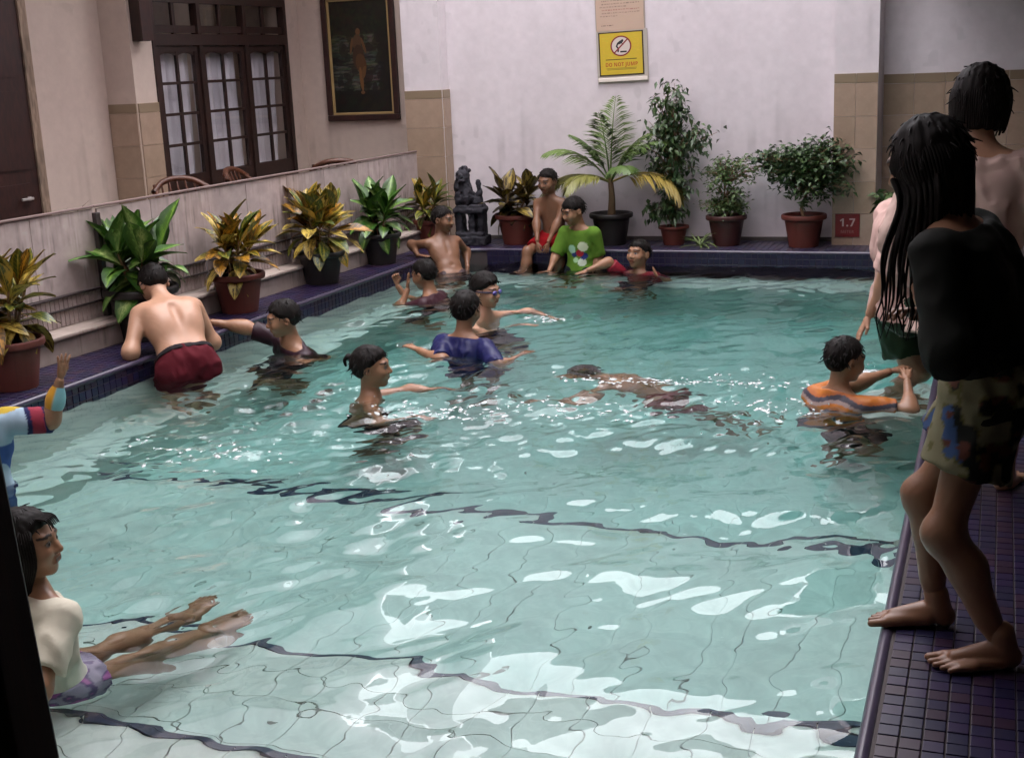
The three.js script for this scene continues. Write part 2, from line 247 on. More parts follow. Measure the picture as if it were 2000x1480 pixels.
{
  const x0 = -4.6, x1 = XR + 0.012, z0 = ZB - 0.005, z1 = ZN + 0.01, s = 0.0155, nx = Math.round((x1 - x0) / s), nz = Math.round((z1 - z0) / s), pos = new Float32Array((nx + 1) * (nz + 1) * 3), idx = [];
  for (let k = 0; k <= nz; k++) for (let i = 0; i <= nx; i++) { const x = mix(x0, x1, i / nx), z = mix(z0, z1, k / nz), o = (k * (nx + 1) + i) * 3; pos[o] = x; pos[o + 1] = waterH(x, z); pos[o + 2] = z; }
  for (let k = 0; k < nz; k++) for (let i = 0; i < nx; i++) { const a = k * (nx + 1) + i, b = a + 1, c = a + nx + 1, d = c + 1; idx.push(a, c, b, b, c, d); }
  const top = new THREE.BufferGeometry(); top.setAttribute('position', new THREE.BufferAttribute(pos, 3)); top.setIndex(idx); top.computeVertexNormals();
  // sides and bottom, buried in the basin, close the body of water
  const P = [], I = [], yb = -1.95, ring = []; for (let i = 0; i <= nx; i++) ring.push(i); for (let k = 1; k <= nz; k++) ring.push(k * (nx + 1) + nx); for (let i = nx - 1; i >= 0; i--) ring.push(nz * (nx + 1) + i); for (let k = nz - 1; k >= 1; k--) ring.push(k * (nx + 1));
  ring.forEach((v) => P.push(pos[v * 3], pos[v * 3 + 1], pos[v * 3 + 2], pos[v * 3], yb, pos[v * 3 + 2]));
  const n = ring.length; for (let i = 0; i < n; i++) { const a = 2 * i, b = 2 * ((i + 1) % n); I.push(a, b, a + 1, b, b + 1, a + 1); }
  const c = P.length / 3; P.push((x0 + x1) / 2, yb, (z0 + z1) / 2); for (let i = 0; i < n; i++) I.push(c, 2 * i + 1, 2 * ((i + 1) % n) + 1);
  const side = new THREE.BufferGeometry(); side.setAttribute('position', new THREE.Float32BufferAttribute(P, 3)); side.setIndex(I); side.computeVertexNormals();
  const water = put(mergeGeometries([top, side]), new THREE.MeshPhysicalMaterial({ color: 0xffffff, roughness: 0.0, transmission: 1, thickness: 1, ior: 1.333, attenuationColor: lin(0.64, 0.87, 0.86), attenuationDistance: 1.0 }), 'pool_water', scene);
  water.userData = { kind: 'structure' };
}

// ---------------------------------------------------------------- walls round the court
const TOP = 11, BACK = 4.9, WZ = -10.72;  // unseen wall tops, heights chosen to shape the sky opening and its reflections
const wallPart = (g, m, n, p) => put(uvMetres(g, 2.2), m, n, p);
function wainscot(parent, axis, a0, a1, face, top, cols) { // glazed tiles on a wall; axis 'x' faces +z, axis 'z' faces +x
  const H = 0.245, w = (a1 - a0) / cols, rows = Math.round((top - 0.075 - DECK) / H), hh = (top - 0.075 - DECK) / rows;
  const mk = (ww, h) => uvMetres(axis === 'x' ? rbox(ww - 0.002, h - 0.002, 0.012, 0.0012) : rbox(0.012, h - 0.002, ww - 0.002, 0.0012), 0.6), tg = mk(w, hh), bg = mk(w, 0.075);
  for (let i = 0; i < cols; i++) for (let r = 0; r <= rows; r++) {
    const t = put(r < rows ? tg : bg, r < rows ? tileBeige[Math.floor(hash(i, r, cols) * 3)] : tileBorder, r < rows ? 'wall_tile' : 'border_tile', parent), a = a0 + (i + 0.5) * w, y = r < rows ? DECK + (r + 0.5) * hh : top - 0.0375;
    axis === 'x' ? t.position.set(a, y, face + 0.006) : t.position.set(face + 0.006, y, a);
  }
}
{
  const w = thing('courtyard_wall', 'tall lilac-white plastered wall behind the row of potted plants', 'wall');
  wallPart(span(-4.66, -1.1, -0.4, BACK, WZ - 0.25, WZ), wallWhite, 'wall', w);
  const skirt = std([0.10, 0.09, 0.08], 0.9, { map: plasterTex }); put(uvMetres(span(-4.57, -1.24, DECK, DECK + 0.035, WZ, WZ + 0.02), 0.5), skirt, 'skirting', w);
}
{
  const w = thing('tiled_pilaster', 'white pilaster with beige tiled foot beside the framed painting', 'pilaster', [0, 0, 0]);
  wallPart(span(-4.925, -4.57, -0.4, BACK, -11.6, -10.562), wallWhite, 'shaft', w);
  wainscot(w, 'x', -4.925, -4.57, -10.562, 1.444, 1);
  wainscot(w, 'z', -10.715, -10.57, -4.57, 1.444, 1);
}
{
  const w = thing('tiled_pilaster', 'white pilaster with beige tiled foot carrying the red depth plate', 'pilaster');
  wallPart(span(-1.222, -0.89, -0.4, BACK, -10.95, -10.512), wallWhite, 'shaft', w);
  wainscot(w, 'x', -1.222, -0.89, -10.512, 1.456, 2);
}
{
  const w = thing('side_wall', 'white wall with beige tiles and patterned border behind the person in the pinkish top', 'wall');
  wallPart(span(-0.889, 3.6, -0.4, 2.4, -11.15, -10.95), wallWhite, 'wall', w);
  wainscot(w, 'x', -0.885, 2.875, -10.95, 1.43, 16);
  wallPart(span(-1.1, -0.895, -0.4, BACK, -11.6, -10.952), wallWhite, 'return_wall', w); wallPart(span(-0.894, 3.6, 2.852, BACK, -11.6, -11.4), wallWhite, 'unseen_upper_wall', w);
}
{ // the house on the left: a terrace; its unseen upper wall narrows the sky
  const w = thing('terrace_house', 'cream house wall with dark door, tall window and covered terrace', 'building');
  wallPart(span(-6.85, -6.62, -0.4, 2.9, -8.65, -3.0), wallCream, 'wall', w);
  wallPart(span(-6.85, -6.352, -0.4, 2.9, -8.93, -8.651), wallCream, 'wall', w);
  wallPart(span(-6.60, -6.352, 2.31, 2.9, -11.06, -8.931), wallCream, 'wall', w);
  wallPart(span(-6.60, -6.352, -0.4, 0.62, -11.06, -8.931), wallCream, 'wall', w);
  wallPart(span(-6.60, -6.352, -0.4, 2.9, -11.299, -11.061), wallCream, 'wall', w);
  wallPart(span(-6.85, -4.93, -0.4, 2.9, -11.55, -11.3), wallCream, 'wall', w); wallPart(span(-4.926, -4.66, -0.4, 0.1, -11.9, -11.61), wallCream, 'wall', w);
  wallPart(span(-7.6, -5.5, 3.302, 3.5, -11.55, -3.0), ceilingMat, 'terrace_ceiling', w);
  wallPart(span(-5.75, -5.5, 3.502, TOP, -11.55, -2.6), wallWhite, 'unseen_upper_wall', w);
  wallPart(span(-7.6, -4.93, 2.902, 3.3, -11.55, -11.3), wallCream, 'wall', w);
  wallPart(span(-7.6, -6.86, -0.4, 3.3, -11.85, -11.56), wallCream, 'wall', w);
  wallPart(span(-7.55, -6.355, 2.902, 3.3, -11.29, -3.0), wallCream, 'wall', w);
  wallPart(span(-7.5, -6.86, -0.4, 2.9, -8.7, -8.6), wallCream, 'wall', w);
  wallPart(span(-7.5, -6.605, -0.4, 0.05, -11.3, -8.71), std([0.06, 0.05, 0.045], 0.8), 'room_floor', w);
  wallPart(span(-7.6, -4.55, -0.4, 3.3, -3.0, -2.8), wallWhite, 'end_wall', w);
  wallPart(span(-7.6, -7.45, -0.4, 2.9, -11.9, -8.5), wallCream, 'room_wall', w);
  wainscot(w, 'x', -6.615, -6.352, -8.651, 1.46, 1);
  wainscot(w, 'z', -8.93, -8.66, -6.352, 1.46, 1);
}
{ // roofs on the near and right sides; unseen upper walls added to block sky
  const ceilingMat = std([0.10, 0.07, 0.05], 0.8, { map: woodTex }), w = thing('veranda_roof', 'veranda ceiling over the deck where the two girls stand', 'roof');
  wallPart(span(-0.55, 3.6, 2.42, 2.85, -11.6, 3.2), ceilingMat, 'ceiling', w); wallPart(span(-0.889, -0.553, 2.42, 2.85, -11.6, -10.715), ceilingMat, 'ceiling', w);
  wallPart(span(-0.55, -0.3, 2.852, TOP, -10.5, -1.5), wallWhite, 'unseen_upper_wall', w);
  wallPart(span(3.6, 3.8, -0.4, 2.85, -10.9, 3.4), wallCream, 'far_wall', w);
  const n = thing('doorway_building', 'dark room and ceiling around the doorway beside the pool', 'building');
  wallPart(span(-6.9, -0.553, 2.42, 2.85, -2.45, 3.2), ceilingMat, 'ceiling', n);
  wallPart(span(-5.49, -0.553, 2.852, TOP, -2.45, -2.25), wallWhite, 'unseen_upper_wall', n);
  wallPart(span(-6.9, 3.6, -0.4, 2.85, 3.2, 3.4), wallCream, 'back_wall', n);
  wallPart(span(-6.9, -6.7, -0.4, 2.62, -2.8, 3.2), wallCream, 'side_wall', n);
  wallPart(span(-6.7, -1.42, DECK, 2.42, -1.16, -1.02), wallCream, 'added_front_wall', n); wallPart(span(1.0, 3.6, DECK, 2.42, -1.16, -1.02), wallCream, 'added_front_wall', n);  // unseen walls beside the doorway, added to darken the room
  wallPart(span(-6.7, XR, -0.5, DECK, ZN + 0.012, 3.2), std([0.05, 0.04, 0.045], 0.5), 'floor', n);
}
{ // leaning door post beside the photographer
  const a = V(-0.866, 0.979, -0.926), b = V(-0.929, 1.252, -0.973), d = b.clone().sub(a).normalize(), L = 2.7, p = thing('door_post', 'dark wooden door post beside the girl in the cream shirt', 'post', [0, 0, 0]);
  const g = rbox(0.11, L, 0.06, 0.006); const m = put(g, woodDark, 'post', p); const q = new THREE.Quaternion().setFromUnitVectors(V(0, 1, 0), d); m.quaternion.copy(q);
  const f = a.clone().addScaledVector(d, (DECK - a.y) / d.y); m.position.copy(f).addScaledVector(d, L / 2 - 0.02).add(V(-0.053, 0, 0.02));
  const bead = put(rbox(0.02, L - 0.1, 0.02, 0.005), woodRed, 'bead', p); bead.quaternion.copy(q); bead.position.copy(m.position).add(V(-0.02, 0, -0.035));
}
// ---------------------------------------------------------------- window, door, painting, box on the wall
{
  const w = thing('casement_window', 'tall dark brown casement window with small panes and pale curtains', 'window', [-6.36, 0, 0]);
  const bar = (y0, y1, z0, z1, n, x0 = -0.05, x1 = 0.02, p = w) => put(uvMetres(span(x0, x1, y0, y1, z0, z1), 0.8), woodDark, n, p);
  const Z0 = -11.06, Z1 = -8.93, Y0 = 0.62, Y1 = 2.31;
  bar(Y1 - 0.07, Y1, Z0, Z1, 'frame'); bar(Y0, Y0 + 0.09, Z0, Z1, 'frame'); bar(Y0 + 0.09, Y1 - 0.07, Z1 - 0.05, Z1, 'frame'); bar(Y0 + 0.09, Y1 - 0.07, Z0, Z0 + 0.05, 'frame');
  bar(1.90, 1.99, Z0 + 0.05, Z1 - 0.05, 'transom_bar');
  const bays = [[-9.58, -8.98], [-10.30, -9.63], [-11.01, -10.35]];
  const glass = phys([1, 1, 1], 0.03, { transmission: 1, thickness: 0, ior: 1.5 });
  bar(Y0 + 0.09, 1.90, -9.63, -9.58, 'mullion'); bar(Y0 + 0.09, 1.90, -10.35, -10.30, 'mullion'); bar(1.99, Y1 - 0.07, -9.63, -9.58, 'mullion'); bar(1.99, Y1 - 0.07, -10.35, -10.30, 'mullion');
  for (const [a, b] of bays) {
    const c = put(uvMetres(mergeGeometries([span(-0.035, 0.0, 0.72, 1.895, a + 0.002, a + 0.055), span(-0.035, 0.0, 0.72, 1.895, b - 0.055, b - 0.002), span(-0.035, 0.0, 0.72, 0.85, a + 0.055, b - 0.055), span(-0.035, 0.0, 1.85, 1.895, a + 0.055, b - 0.055)]), 0.8), woodDark, 'casement', w);
    const m = (a + b) / 2, y0 = 0.85, y1 = 1.85, dy = (y1 - y0) / 4, arch = bare(uvMetres(span(-0.03, -0.005, 1.80, 1.85, a + 0.055, b - 0.055), 0.8));
    put(uvMetres(span(-0.03, -0.006, y0, y1, m - 0.014, m + 0.014), 0.8), woodDark, 'muntin', c);
    for (let r = 1; r < 4; r++) put(uvMetres(span(-0.028, -0.008, y0 + r * dy - 0.012, y0 + r * dy + 0.012, a + 0.055, b - 0.055), 0.8), woodDark, 'muntin', c);
    // spandrels that round the upper pane corners
    for (const [za, zb] of [[a + 0.055, m - 0.014], [m + 0.014, b - 0.055]]) {
      const sh = new THREE.Shape(); sh.moveTo(za, 1.85); sh.lineTo(zb, 1.85); sh.lineTo(zb, 1.82); sh.quadraticCurveTo((za + zb) / 2, 1.862, za, 1.82); sh.closePath();
      const g = new THREE.ExtrudeGeometry(sh, { depth: 0.02, bevelEnabled: false }); g.rotateY(-Math.PI / 2); g.translate(-0.008, 0, 0); put(g, woodDark, 'spandrel', c);
      for (let r = 0; r < 4; r++) put(span(-0.02, -0.017, y0 + r * dy + 0.012, y0 + (r + 1) * dy - (r < 3 ? 0.012 : 0), za, zb), glass, 'pane', c);
      put(span(-0.02, -0.017, 1.99, Y1 - 0.07, za - 0.02, zb + 0.02), glass, 'fanlight_pane', w);
    }
    put(uvMetres(span(-0.03, -0.004, 1.99, Y1 - 0.07, m - 0.02, m + 0.02), 0.8), woodDark, 'mullion', w);
    put(uvMetres(span(-0.031, -0.005, 2.0, 2.06, a + 0.002, m - 0.021), 0.8), woodDark, 'fanlight_rail', w); put(uvMetres(span(-0.031, -0.005, 2.0, 2.06, m + 0.021, b - 0.002), 0.8), woodDark, 'fanlight_rail', w);
  }
  const cloth = std([0.55, 0.54, 0.58], 0.95, { side: THREE.DoubleSide });
  bays.forEach(([a, b], n) => { // gathered curtains hang just inside the glass
    const G = new THREE.PlaneGeometry(b - a, 1.25, 60, 14), p = G.attributes.position; for (let i = 0; i < p.count; i++) { const u = p.getX(i), v = p.getY(i) / 1.25 + 0.5; const pull = n === 2 ? 0.35 * (1 - v) : n === 0 ? 0.12 * (1 - v) : 0.05; p.setX(i, u * (1 - pull)); p.setZ(i, 0.014 * Math.sin(u * 62 + n) + 0.008 * Math.sin(u * 119 + v * 2) + 0.01 * noise(u * 5, v * 3, n)); }
    G.rotateY(Math.PI / 2); G.computeVertexNormals(); const m = put(G, cloth, 'curtain', scene); m.position.set(-6.47, 1.31, (a + b) / 2);
    m.userData = { label: ['pale gathered curtain in the window bay beside the tiled corner', 'pale gathered curtain in the middle bay of the window', 'pale gathered curtain in the window bay beside the painting wall'][n], category: 'curtain' };
  });
}
{
  const d = thing('panelled_door', 'dark reddish wooden door in the cream terrace wall', 'door', [-6.62, 0, -6.9]);
  const part = (g, m, n) => put(uvMetres(g, 0.8), m, n, d);
  part(span(0.002, 0.05, DECK, 2.35, -0.88, -0.80), std([0.30, 0.24, 0.19], 0.7, { map: woodTex }), 'jamb'); part(span(0.002, 0.05, 2.35, 2.43, -0.88, 0.9), woodRed, 'head'); part(span(0.002, 0.05, DECK, 2.35, 0.82, 0.9), woodRed, 'jamb');
  part(span(0.002, 0.035, DECK, 2.35, -0.799, 0.819), woodRed, 'leaf');
  for (const [y0, y1] of [[0.3, 0.95], [1.05, 1.6], [1.7, 2.2]]) for (const [z0, z1] of [[-0.7, -0.05], [0.1, 0.7]]) part(span(0.036, 0.048, y0, y1, z0, z1), woodRed, 'panel');
  put(mergeGeometries([rbox(0.015, 0.02, 0.12, 0.004, 0.075, 0.84, -0.62), rbox(0.03, 0.03, 0.02, 0.004, 0.055, 0.84, -0.66)]), std([0.6, 0.58, 0.55], 0.3, { metalness: 0.6 }), 'handle', d);
}
{
  const f = thing('framed_painting', 'tall framed painting of a standing figure by water', 'painting', [-5.70, 1.76, -11.298]);
  const W = 0.76, H = 1.18; let bw = 0.055;
  for (const [w, h, x, y] of [[W, bw, 0, H / 2 - bw / 2], [W, bw, 0, -H / 2 + bw / 2], [bw, H - 2 * bw, -W / 2 + bw / 2, 0], [bw, H - 2 * bw, W / 2 - bw / 2, 0]]) put(uvMetres(rbox(w, h, 0.045, 0.008, x, y, 0.024), 0.5), woodRed, 'frame_rail', f);
  const iw = W - 2 * bw, ih = H - 2 * bw, gw = 0.022;
  for (const [w, h, x, y] of [[iw, gw, 0, ih / 2 - gw / 2], [iw, gw, 0, -ih / 2 + gw / 2], [gw, ih - 2 * gw, -iw / 2 + gw / 2, 0], [gw, ih - 2 * gw, iw / 2 - gw / 2, 0]]) put(rbox(w, h, 0.025, 0.004, x, y, 0.016), gold, 'gilt_slip', f);
  const art = canvasTex(320, 512, (c, w, h) => {
    const r = rng(5); c.fillStyle = '#0b0c07'; c.fillRect(0, 0, w, h);
    for (let i = 0; i < 500; i++) { c.fillStyle = `rgba(${20 + r() * 30},${20 + r() * 26},${8 + r() * 14},.35)`; c.beginPath(); c.ellipse(r() * w, r() * h * 0.45, 4 + r() * 24, 3 + r() * 10, r() * 3, 0, 7); c.fill(); }
    for (let i = 0; i < 420; i++) { const y = h * (0.30 + 0.5 * r()); c.fillStyle = `rgba(${60 + r() * 45},${62 + r() * 45},${54 + r() * 40},.3)`; c.beginPath(); c.ellipse(w * (0.02 + 0.78 * r()), y, 8 + r() * 34, 2 + r() * 5, (r() - 0.5) * 0.3, 0, 7); c.fill(); }
    c.fillStyle = '#0c0a06'; c.fillRect(0, h * 0.83, w, h * 0.17); for (let i = 0; i < 240; i++) { c.fillStyle = `rgba(${10 + r() * 22},${9 + r() * 18},${4 + r() * 9},.6)`; c.beginPath(); c.ellipse(r() < 0.6 ? w * (0.8 + 0.25 * r()) : r() * w, r() < 0.6 ? r() * h : h * (0.83 + 0.17 * r()), 6 + r() * 18, 8 + r() * 26, r(), 0, 7); c.fill(); }
    const blob = (col, x, y, a, b, t) => { c.fillStyle = col; c.beginPath(); c.ellipse(w * x, h * y, w * a, h * b, t, 0, 7); c.fill(); };
    blob('#1a120a', 0.48, 0.25, 0.06, 0.035, 0); blob('#5a3c22', 0.475, 0.275, 0.04, 0.032, 0); blob('#4a3320', 0.45, 0.37, 0.075, 0.075, 0.1); blob('#372416', 0.46, 0.5, 0.10, 0.11, 0.05); blob('#4a3018', 0.50, 0.56, 0.09, 0.09, -0.2); blob('#6a4826', 0.49, 0.70, 0.03, 0.11, -0.08); blob('#5c3e22', 0.54, 0.64, 0.035, 0.06, 0.3); blob('#5a3c22', 0.35, 0.40, 0.022, 0.075, 0.2); blob('#5a3c22', 0.56, 0.40, 0.022, 0.075, -0.3); blob('#60432a', 0.50, 0.82, 0.035, 0.016, 0);
  });
  const cv = new THREE.BoxGeometry(iw - 2 * gw, ih - 2 * gw, 0.008); cv.translate(0, 0, 0.008); put(cv, std(0xffffff, 0.45, { map: art }), 'canvas', f);
}
{
  const b = thing('wall_box', 'dark brown wooden box fixed high on the cream corner beside the window', 'wall box', [-6.352, 1.93, -8.73]);
  put(uvMetres(rbox(0.10, 0.62, 0.10, 0.006, 0.051, 0.31, 0), 0.5), woodDark, 'case', b); put(uvMetres(rbox(0.015, 0.62, 0.14, 0.004, 0.109, 0.312, 0), 0.5), woodRed, 'front_board', b);
}
// ---------------------------------------------------------------- notices
{
  const s = thing('notice_board', 'beige printed notice sheet on the white wall above the yellow sign', 'notice', [-2.99, 1.86, WZ + 0.004], 0);
  s.rotation.z = 0.018;
  const paper = canvasTex(512, 640, (c, w, h) => {
    const r = rng(9); c.fillStyle = '#b9a08c'; c.fillRect(0, 0, w, h);
    for (let i = 0; i < 900; i++) { c.fillStyle = `rgba(${170 + r() * 40},${140 + r() * 40},${120 + r() * 40},.12)`; c.fillRect(r() * w, r() * h, 8 + r() * 40, 2 + r() * 6); }
    let y = 40; const line = (x0, x1, col) => { let x = x0; while (x < x1) { const L = 8 + r() * 26; c.fillStyle = col; c.globalAlpha = 0.35 + r() * 0.35; c.fillRect(x, y + r() * 2, Math.min(L, x1 - x), 6 + r() * 3); x += L + 6 + r() * 5; } c.globalAlpha = 1; };
    for (let k = 0; k < 19; k++) { line(k % 3 ? 62 : 40, k === 18 ? 230 : k % 4 === 3 ? 330 : 470, k % 5 === 1 ? '#8a4a44' : '#6b5a52'); y += 26; }
    y += 54; line(52, 190, '#4a3c38');
  });
  put(rbox(0.425, 0.62, 0.008, 0.002, 0, 0.31, 0.004), std([0.36, 0.30, 0.25], 0.7), 'backing', s);
  const g = new THREE.BoxGeometry(0.405, 0.60, 0.004); g.translate(0, 0.308, 0.0105); put(g, std(0xffffff, 0.6, { map: paper }), 'sheet', s);
}
{
  const s = thing('warning_sign', 'yellow no-jumping sign with red crossed circle on white wall', 'sign', [-2.975, 1.46, WZ + 0.003]); s.rotation.z = 0.02;
  const face = canvasTex(512, 512, (c, w, h) => {
    c.fillStyle = '#1c1410'; c.fillRect(0, 0, w, h); c.fillStyle = '#c4a92c'; c.fillRect(14, 14, w - 28, h - 28);
    const r = rng(3); for (let i = 0; i < 700; i++) { c.fillStyle = `rgba(${170 + r() * 60},${150 + r() * 50},${40 + r() * 40},.16)`; c.fillRect(16 + r() * (w - 60), 16 + r() * (h - 40), 6 + r() * 34, 3 + r() * 10); }
    const X = 256, Y = 168, Q = 112; c.fillStyle = '#c9bdb4'; c.beginPath(); c.arc(X, Y, Q, 0, 7); c.fill();
    c.fillStyle = '#15151c'; c.beginPath(); c.ellipse(X - 6, Y - 44, 40, 17, -0.55, 0, 7); c.fill(); c.beginPath(); c.arc(X + 18, Y - 64, 13, 0, 7); c.fill();
    c.lineWidth = 17; c.lineCap = 'round'; c.strokeStyle = '#15151c'; c.beginPath(); c.moveTo(X - 34, Y - 34); c.lineTo(X - 50, Y + 2); c.lineTo(X - 30, Y + 30); c.lineTo(X - 34, Y + 62); c.stroke(); c.lineWidth = 10; c.beginPath(); c.moveTo(X + 2, Y - 40); c.lineTo(X + 26, Y - 18); c.stroke();
    c.fillRect(X - 10, Y + 58, 74, 18);
    c.strokeStyle = '#7c1c20'; c.lineWidth = 16; c.beginPath(); c.arc(X, Y, Q, 0, 7); c.stroke(); c.beginPath(); c.moveTo(X + Q * 0.72, Y - Q * 0.72); c.lineTo(X - Q * 0.72, Y + Q * 0.72); c.stroke();
    c.fillStyle = '#3c3214'; c.fillRect(76, 318, 356, 9);
    c.font = 'bold 62px sans-serif'; c.fillStyle = '#a8481c'; c.textAlign = 'center'; c.fillText('DO NOT JUMP', 256, 404, 376); c.fillStyle = '#5a4a1c'; c.fillRect(80, 424, 350, 5); c.fillRect(90, 438, 330, 5);
  });
  put(rbox(0.44, 0.425, 0.012, 0.003, 0, 0.2, 0.006), std([0.42, 0.38, 0.33], 0.6), 'backing', s);
  const g = new THREE.BoxGeometry(0.385, 0.355, 0.004); g.translate(-0.006, 0.222, 0.0145); put(g, std(0xffffff, 0.45, { map: face }), 'sign_face', s);
  put(rbox(0.425, 0.032, 0.02, 0.004, 0, 0.012, 0.012), std([0.75, 0.68, 0.6], 0.5), 'lower_rail', s);
}
{
  const s = thing('depth_plate', 'small red plate reading 1.7 METER low on the pilaster', 'sign', [-1.10, 0.28, -10.498]);
  const face = canvasTex(256, 256, (c, w, h) => { c.fillStyle = '#6e0f14'; c.fillRect(0, 0, w, h); const r = rng(4); for (let i = 0; i < 200; i++) { c.fillStyle = `rgba(${60 + r() * 60},10,16,.2)`; c.fillRect(r() * w, r() * h, 20, 8); } c.fillStyle = '#b9a6a2'; c.textAlign = 'center'; c.font = 'bold 128px sans-serif'; c.fillText('1.7', 128, 138); c.font = 'bold 46px sans-serif'; c.fillStyle = '#8d5c5a'; c.fillText('METER', 128, 216); });
  put(rbox(0.19, 0.185, 0.008, 0.002, 0, 0, 0.004), std([0.16, 0.02, 0.025], 0.5), 'plate', s); const g = new THREE.BoxGeometry(0.182, 0.177, 0.003); g.translate(0, 0, 0.0098); put(g, std(0xffffff, 0.4, { map: face }), 'lettering', s);
}
// ---------------------------------------------------------------- fence of washed boards on a low kerb
{
  const k = thing('fence_kerb', 'low pale concrete kerb under the weathered fence', 'kerb'), A = V(-5.12, 0, -4.2), B = V(-4.80, 0, -10.45), d = B.clone().sub(A), L = d.length(), yaw = Math.atan2(d.x, d.z);
  const stain = tex(512, 512, (u, v) => { const run = pnoise(u, v * 0.08, 110, 41) * 0.5 + pnoise(u, v * 0.15, 50, 42) * 0.5, b = pf(u, v, 5, 43), f = pf(u, v, 20, 44), s = 0.98 - Math.pow(run, 3) * 0.55 * sstep(0.35, 0.65, b) + (b - 0.5) * 0.34 + (f - 0.5) * 0.16; return [s, s * 0.955, s * 0.94]; });
  const conc = std([0.36, 0.33, 0.30], 0.85, { map: stain }), board = [[0.44, 0.395, 0.385], [0.47, 0.42, 0.41], [0.41, 0.37, 0.36]].map((c) => std(c, 0.8, { map: stain }));
  const at = (g, s, y, off = 0) => g.rotateY(yaw).translate(A.x + d.x * s / L + off * d.z / L * -1, y, A.z + d.z * s / L + off * d.x / L);
  put(uvMetres(at(rbox(0.22, 0.13, L, 0.01), L / 2, DECK + 0.061, 0.04), 1.5), conc, 'kerb_body', k); put(uvMetres(at(rbox(0.26, 0.025, L, 0.008), L / 2, DECK + 0.14, 0.045), 1.5), std([0.36, 0.325, 0.29], 0.8, { map: stain }), 'kerb_cap', k);
  const f = thing('board_fence', 'weathered lilac-grey panel fence with dark runs along the terrace', 'fence'), post = std([0.03, 0.02, 0.02], 0.6), n = 6, W = (L - 0.02) / n, y0 = DECK + 0.153;
  for (let i = 0; i < n; i++) {
    const s0 = 0.01 + i * W, gap = i === 2 ? 0.028 : 0.002, seg = [[s0 + gap, s0 + W * 0.5 - 0.002], [s0 + W * 0.5 + 0.002, s0 + W - 0.002]];
    if (i === 2) put(at(rbox(0.035, 0.62, 0.04, 0.005), s0 + 0.004, y0 + 0.31, 0.022), post, 'post', f);
    for (const [a, b] of seg) { const g = uvMetres(at(rbox(0.014, 0.46, b - a, 0.003), (a + b) / 2, y0 + 0.19 + 0.22 + 0.003 * (i % 2), 0.002 * (i % 3)), 1.3); put(g, board[(i * 2 + (a > s0 + W / 2 ? 1 : 0)) % 3], 'board', f); }
    put(at(rbox(0.02, 0.012, W - 0.03, 0.003), s0 + W / 2, y0 + 0.175, 0.014), post, 'rail', f); put(at(rbox(0.02, 0.010, W - 0.03, 0.003), s0 + W / 2, y0 + 0.10, 0.014), post, 'rail', f);
    const ns = 28, sg = rbox(0.012, 0.175, W / ns - 0.007, 0.002).rotateY(yaw); for (let q = 0; q < ns; q++) { const s = s0 + 0.02 + (q + 0.5) * (W - 0.03) / ns; put(sg, board[(q * 7 + i) % 3], 'slat', f).position.set(A.x + d.x * s / L, y0 + 0.0895, A.z + d.z * s / L); }
    put(at(rbox(0.03, 0.014, W - 0.004, 0.004), s0 + W / 2, y0 + 0.655, 0.003), std([0.16, 0.11, 0.10], 0.8), 'top_rail', f);
  }
}
// ---------------------------------------------------------------- terrace chairs
{
  const make = (label, pos, turn) => {
    const c = thing('wooden_chair', label, 'chair', pos, turn, 'chairs on the terrace'); c.scale.setScalar(0.93);
    for (const sx of [-1, 1]) { put(tube([V(sx * 0.24, 0, 0.22), V(sx * 0.25, 0.35, 0.23), V(sx * 0.26, 0.62, 0.23)], 0.018, 0.016), woodChair, 'leg', c); put(tube([V(sx * 0.23, 0, -0.26), V(sx * 0.23, 0.42, -0.2), V(sx * 0.22, 0.78, -0.3)], 0.018, 0.016), woodChair, 'leg', c); put(tube([V(sx * 0.26, 0.62, 0.27), V(sx * 0.28, 0.63, 0.05), V(sx * 0.25, 0.68, -0.2), V(sx * 0.2, 0.76, -0.3)], 0.02, 0.018, 8, 14), woodChair, 'armrest', c); }
    put(tube([V(-0.25, 0.72, -0.26), V(-0.14, 0.79, -0.32), V(0, 0.81, -0.34), V(0.14, 0.79, -0.32), V(0.25, 0.72, -0.26)], 0.026, 0.026, 8, 16), woodChair, 'top_rail', c);
    for (let i = -2; i <= 2; i++) put(tube([V(i * 0.075, 0.42, -0.2), V(i * 0.075, 0.62, -0.27), V(i * 0.075, 0.79, -0.33 + Math.abs(i) * 0.008)], 0.010, 0.010, 6, 6), woodChair, 'spindle', c);
    put(uvMetres(rbox(0.5, 0.035, 0.5, 0.012, 0, 0.43, 0.02), 0.6), woodChair, 'seat', c);
  };
  make('brown spindle-back chair on the terrace nearest the tiled corner', [-5.82, DECK - 0.004, -8.55], -0.5 + Math.PI / 2);
  make('brown spindle-back chair on the terrace in front of the window middle', [-5.80, DECK, -9.55], Math.PI / 2 + 0.2);
  make('brown spindle-back chair on the terrace below the framed painting', [-5.62, DECK, -10.5], Math.PI + 0.5);
}

